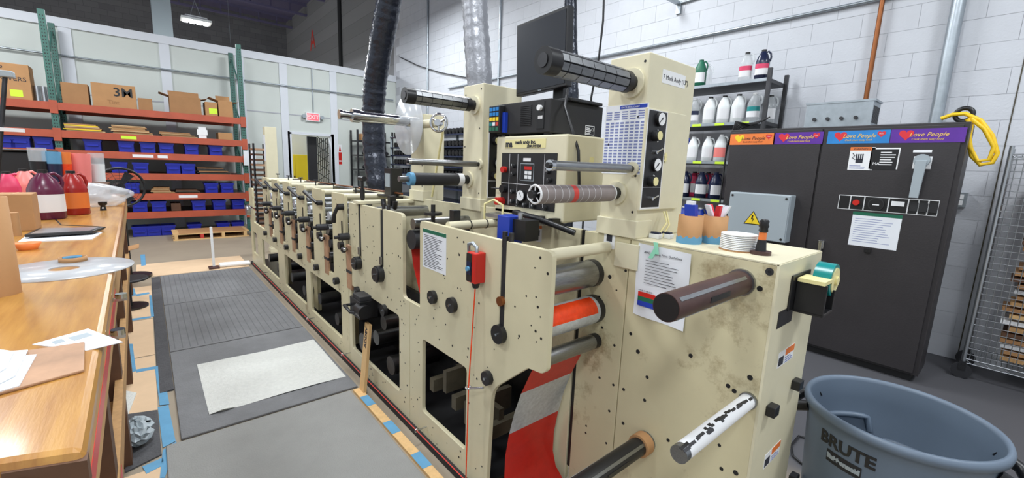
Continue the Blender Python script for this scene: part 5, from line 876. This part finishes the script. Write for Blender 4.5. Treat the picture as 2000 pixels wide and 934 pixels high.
# lamp arm at the back of the bench
p = ob(-10, 420); c = thing('bench_lamp', 'dark pole with a pale head rising from the workbench', 'lamp', (p.x, p.y, BZ)); h = onx(10, 148, p.x+.01); k = (p.y)/h.y; top = CAM+(h-CAM)*k; MB('darksteel').tube([(p.x, p.y, BZ), top], .012, 8).part('pole', c); MB('greybox').box(top.x-.06, top.x+.04, top.y-.04, top.y+.04, top.z-.01, top.z+.03).part('head', c, bevel=.006); m_ = V(p.x, p.y, BZ).lerp(top, .62); MB('white').box(m_.x-.15, m_.x+.1, m_.y-.03, m_.y+.03, m_.z-.012, m_.z+.012).part('arm', c)
MB('black').cyl((p.x, p.y, BZ), (p.x, p.y, BZ+.015), .06, n=20).part('foot', c)
# fan beyond the bench, stool, carton
p = ony(238, 366, 6.75); c = thing('pedestal_fan', 'black round pedestal fan beyond the workbench end', 'fan', (p.x, 6.75, 0)); fc = V(p.x-.01, 6.75, p.z); ax = (.25, -1, 0); R_ = .22
MB('black').torus(fc, ax, R_, .014, 40, 8).part('rim', c); u, v, w_ = frame(ax); b = MB('black')
for r in (.06, .1, .14, .18): b.torus(fc, ax, r, .0018, 28, 4)
for i in range(16): a = 2*PI*i/16; b.tube([fc, fc+(u*math.cos(a)+v*math.sin(a))*R_], .0018, 4)
b.part('grille', c)
for i in range(3): a = 2*PI*i/3; d = u*math.cos(a)+v*math.sin(a); e = u*-math.sin(a)+v*math.cos(a); MB('rubber').prism([fc-w_*.04+d*.03-e*.02, fc-w_*.04+d*.18-e*.06, fc-w_*.03+d*.19+e*.04, fc-w_*.05+d*.03+e*.02], w_*.003).part('blade', c)
MB('black').cyl(fc-w_*.12, fc, .045, n=18).part('motor', c); MB('black').cyl((fc.x, fc.y+.1, 0), (fc.x, fc.y+.1, fc.z), .016, n=12).cyl((fc.x, fc.y+.1, 0), (fc.x, fc.y+.1, .03), .2, n=28).part('stand', c)
p = onz(290, 539, .3); c = thing('round_stool', 'round black stool beside the workbench', 'stool', (p.x-.16, p.y, 0)); q = (p.x-.16, p.y, 0); MB('rubber').lathe([(.145, .275), (.16, .28), (.16, .295), (.145, .3)], q, n=36).part('seat', c); MB('darksteel').cyl((q[0], q[1], .0), (q[0], q[1], .28), .02, n=12).cyl((q[0], q[1], 0), (q[0], q[1], .02), .14, n=24).part('stem', c)
p = onz(255, 480, 0); cbox(p.x-.2, p.x+.06, .45, 'open tan carton on floor beyond the workbench', 'card', 0, 6.3, .3, flaps=1, name='floor_carton')
# scraps beside the bench
MB('matdark').prism([onz(x, y, .0) for x, y in ((245, 812), (308, 803), (316, 890), (245, 925))], (0, 0, .008)).thing('mat_scrap', 'dark rubber mat scrap on the floor by the bench', 'mat')
p = onz(265, 850, .05); b = MB('greybox'); rows = []
for j in range(11):
    a = PI*j/10; rows.append([(p.x+.07*math.sin(a)*math.cos(t)*k, p.y+.1*math.sin(a)*math.sin(t)*k, .01+max(0, .06-.06*math.cos(a)*k)) for t, k in [(2*PI*i/20, 1+.2*math.sin(5*i*.9+j*2)) for i in range(21)]])
b.grid(rows, False).thing('crumpled_rag', 'crumpled grey paper rag on the dark mat scrap', 'rag')

p = onz(186, 915, .36); MB('card').lathe([(.028, 0), (.028, .1), (.023, .1), (.023, .004), (0, .004)], (p.x-.02, p.y, .36), n=24, cap1=False).thing('core_tube', 'short cardboard core standing on the bench lower shelf', 'tube')
MB('pad').prism([onz(x, y, .003) for x, y in ((232, 762), (267, 769), (250, 812), (238, 815))], (0, 0, .006)).thing('pad_scrap', 'grey perforated pad scrap on the floor by the bench', 'pad')
b = MB('paper'); card(b, (FX, 7.75, 1.45), UMX, UZ, .12, .4, .001); b.part('posted_sheet', t4)
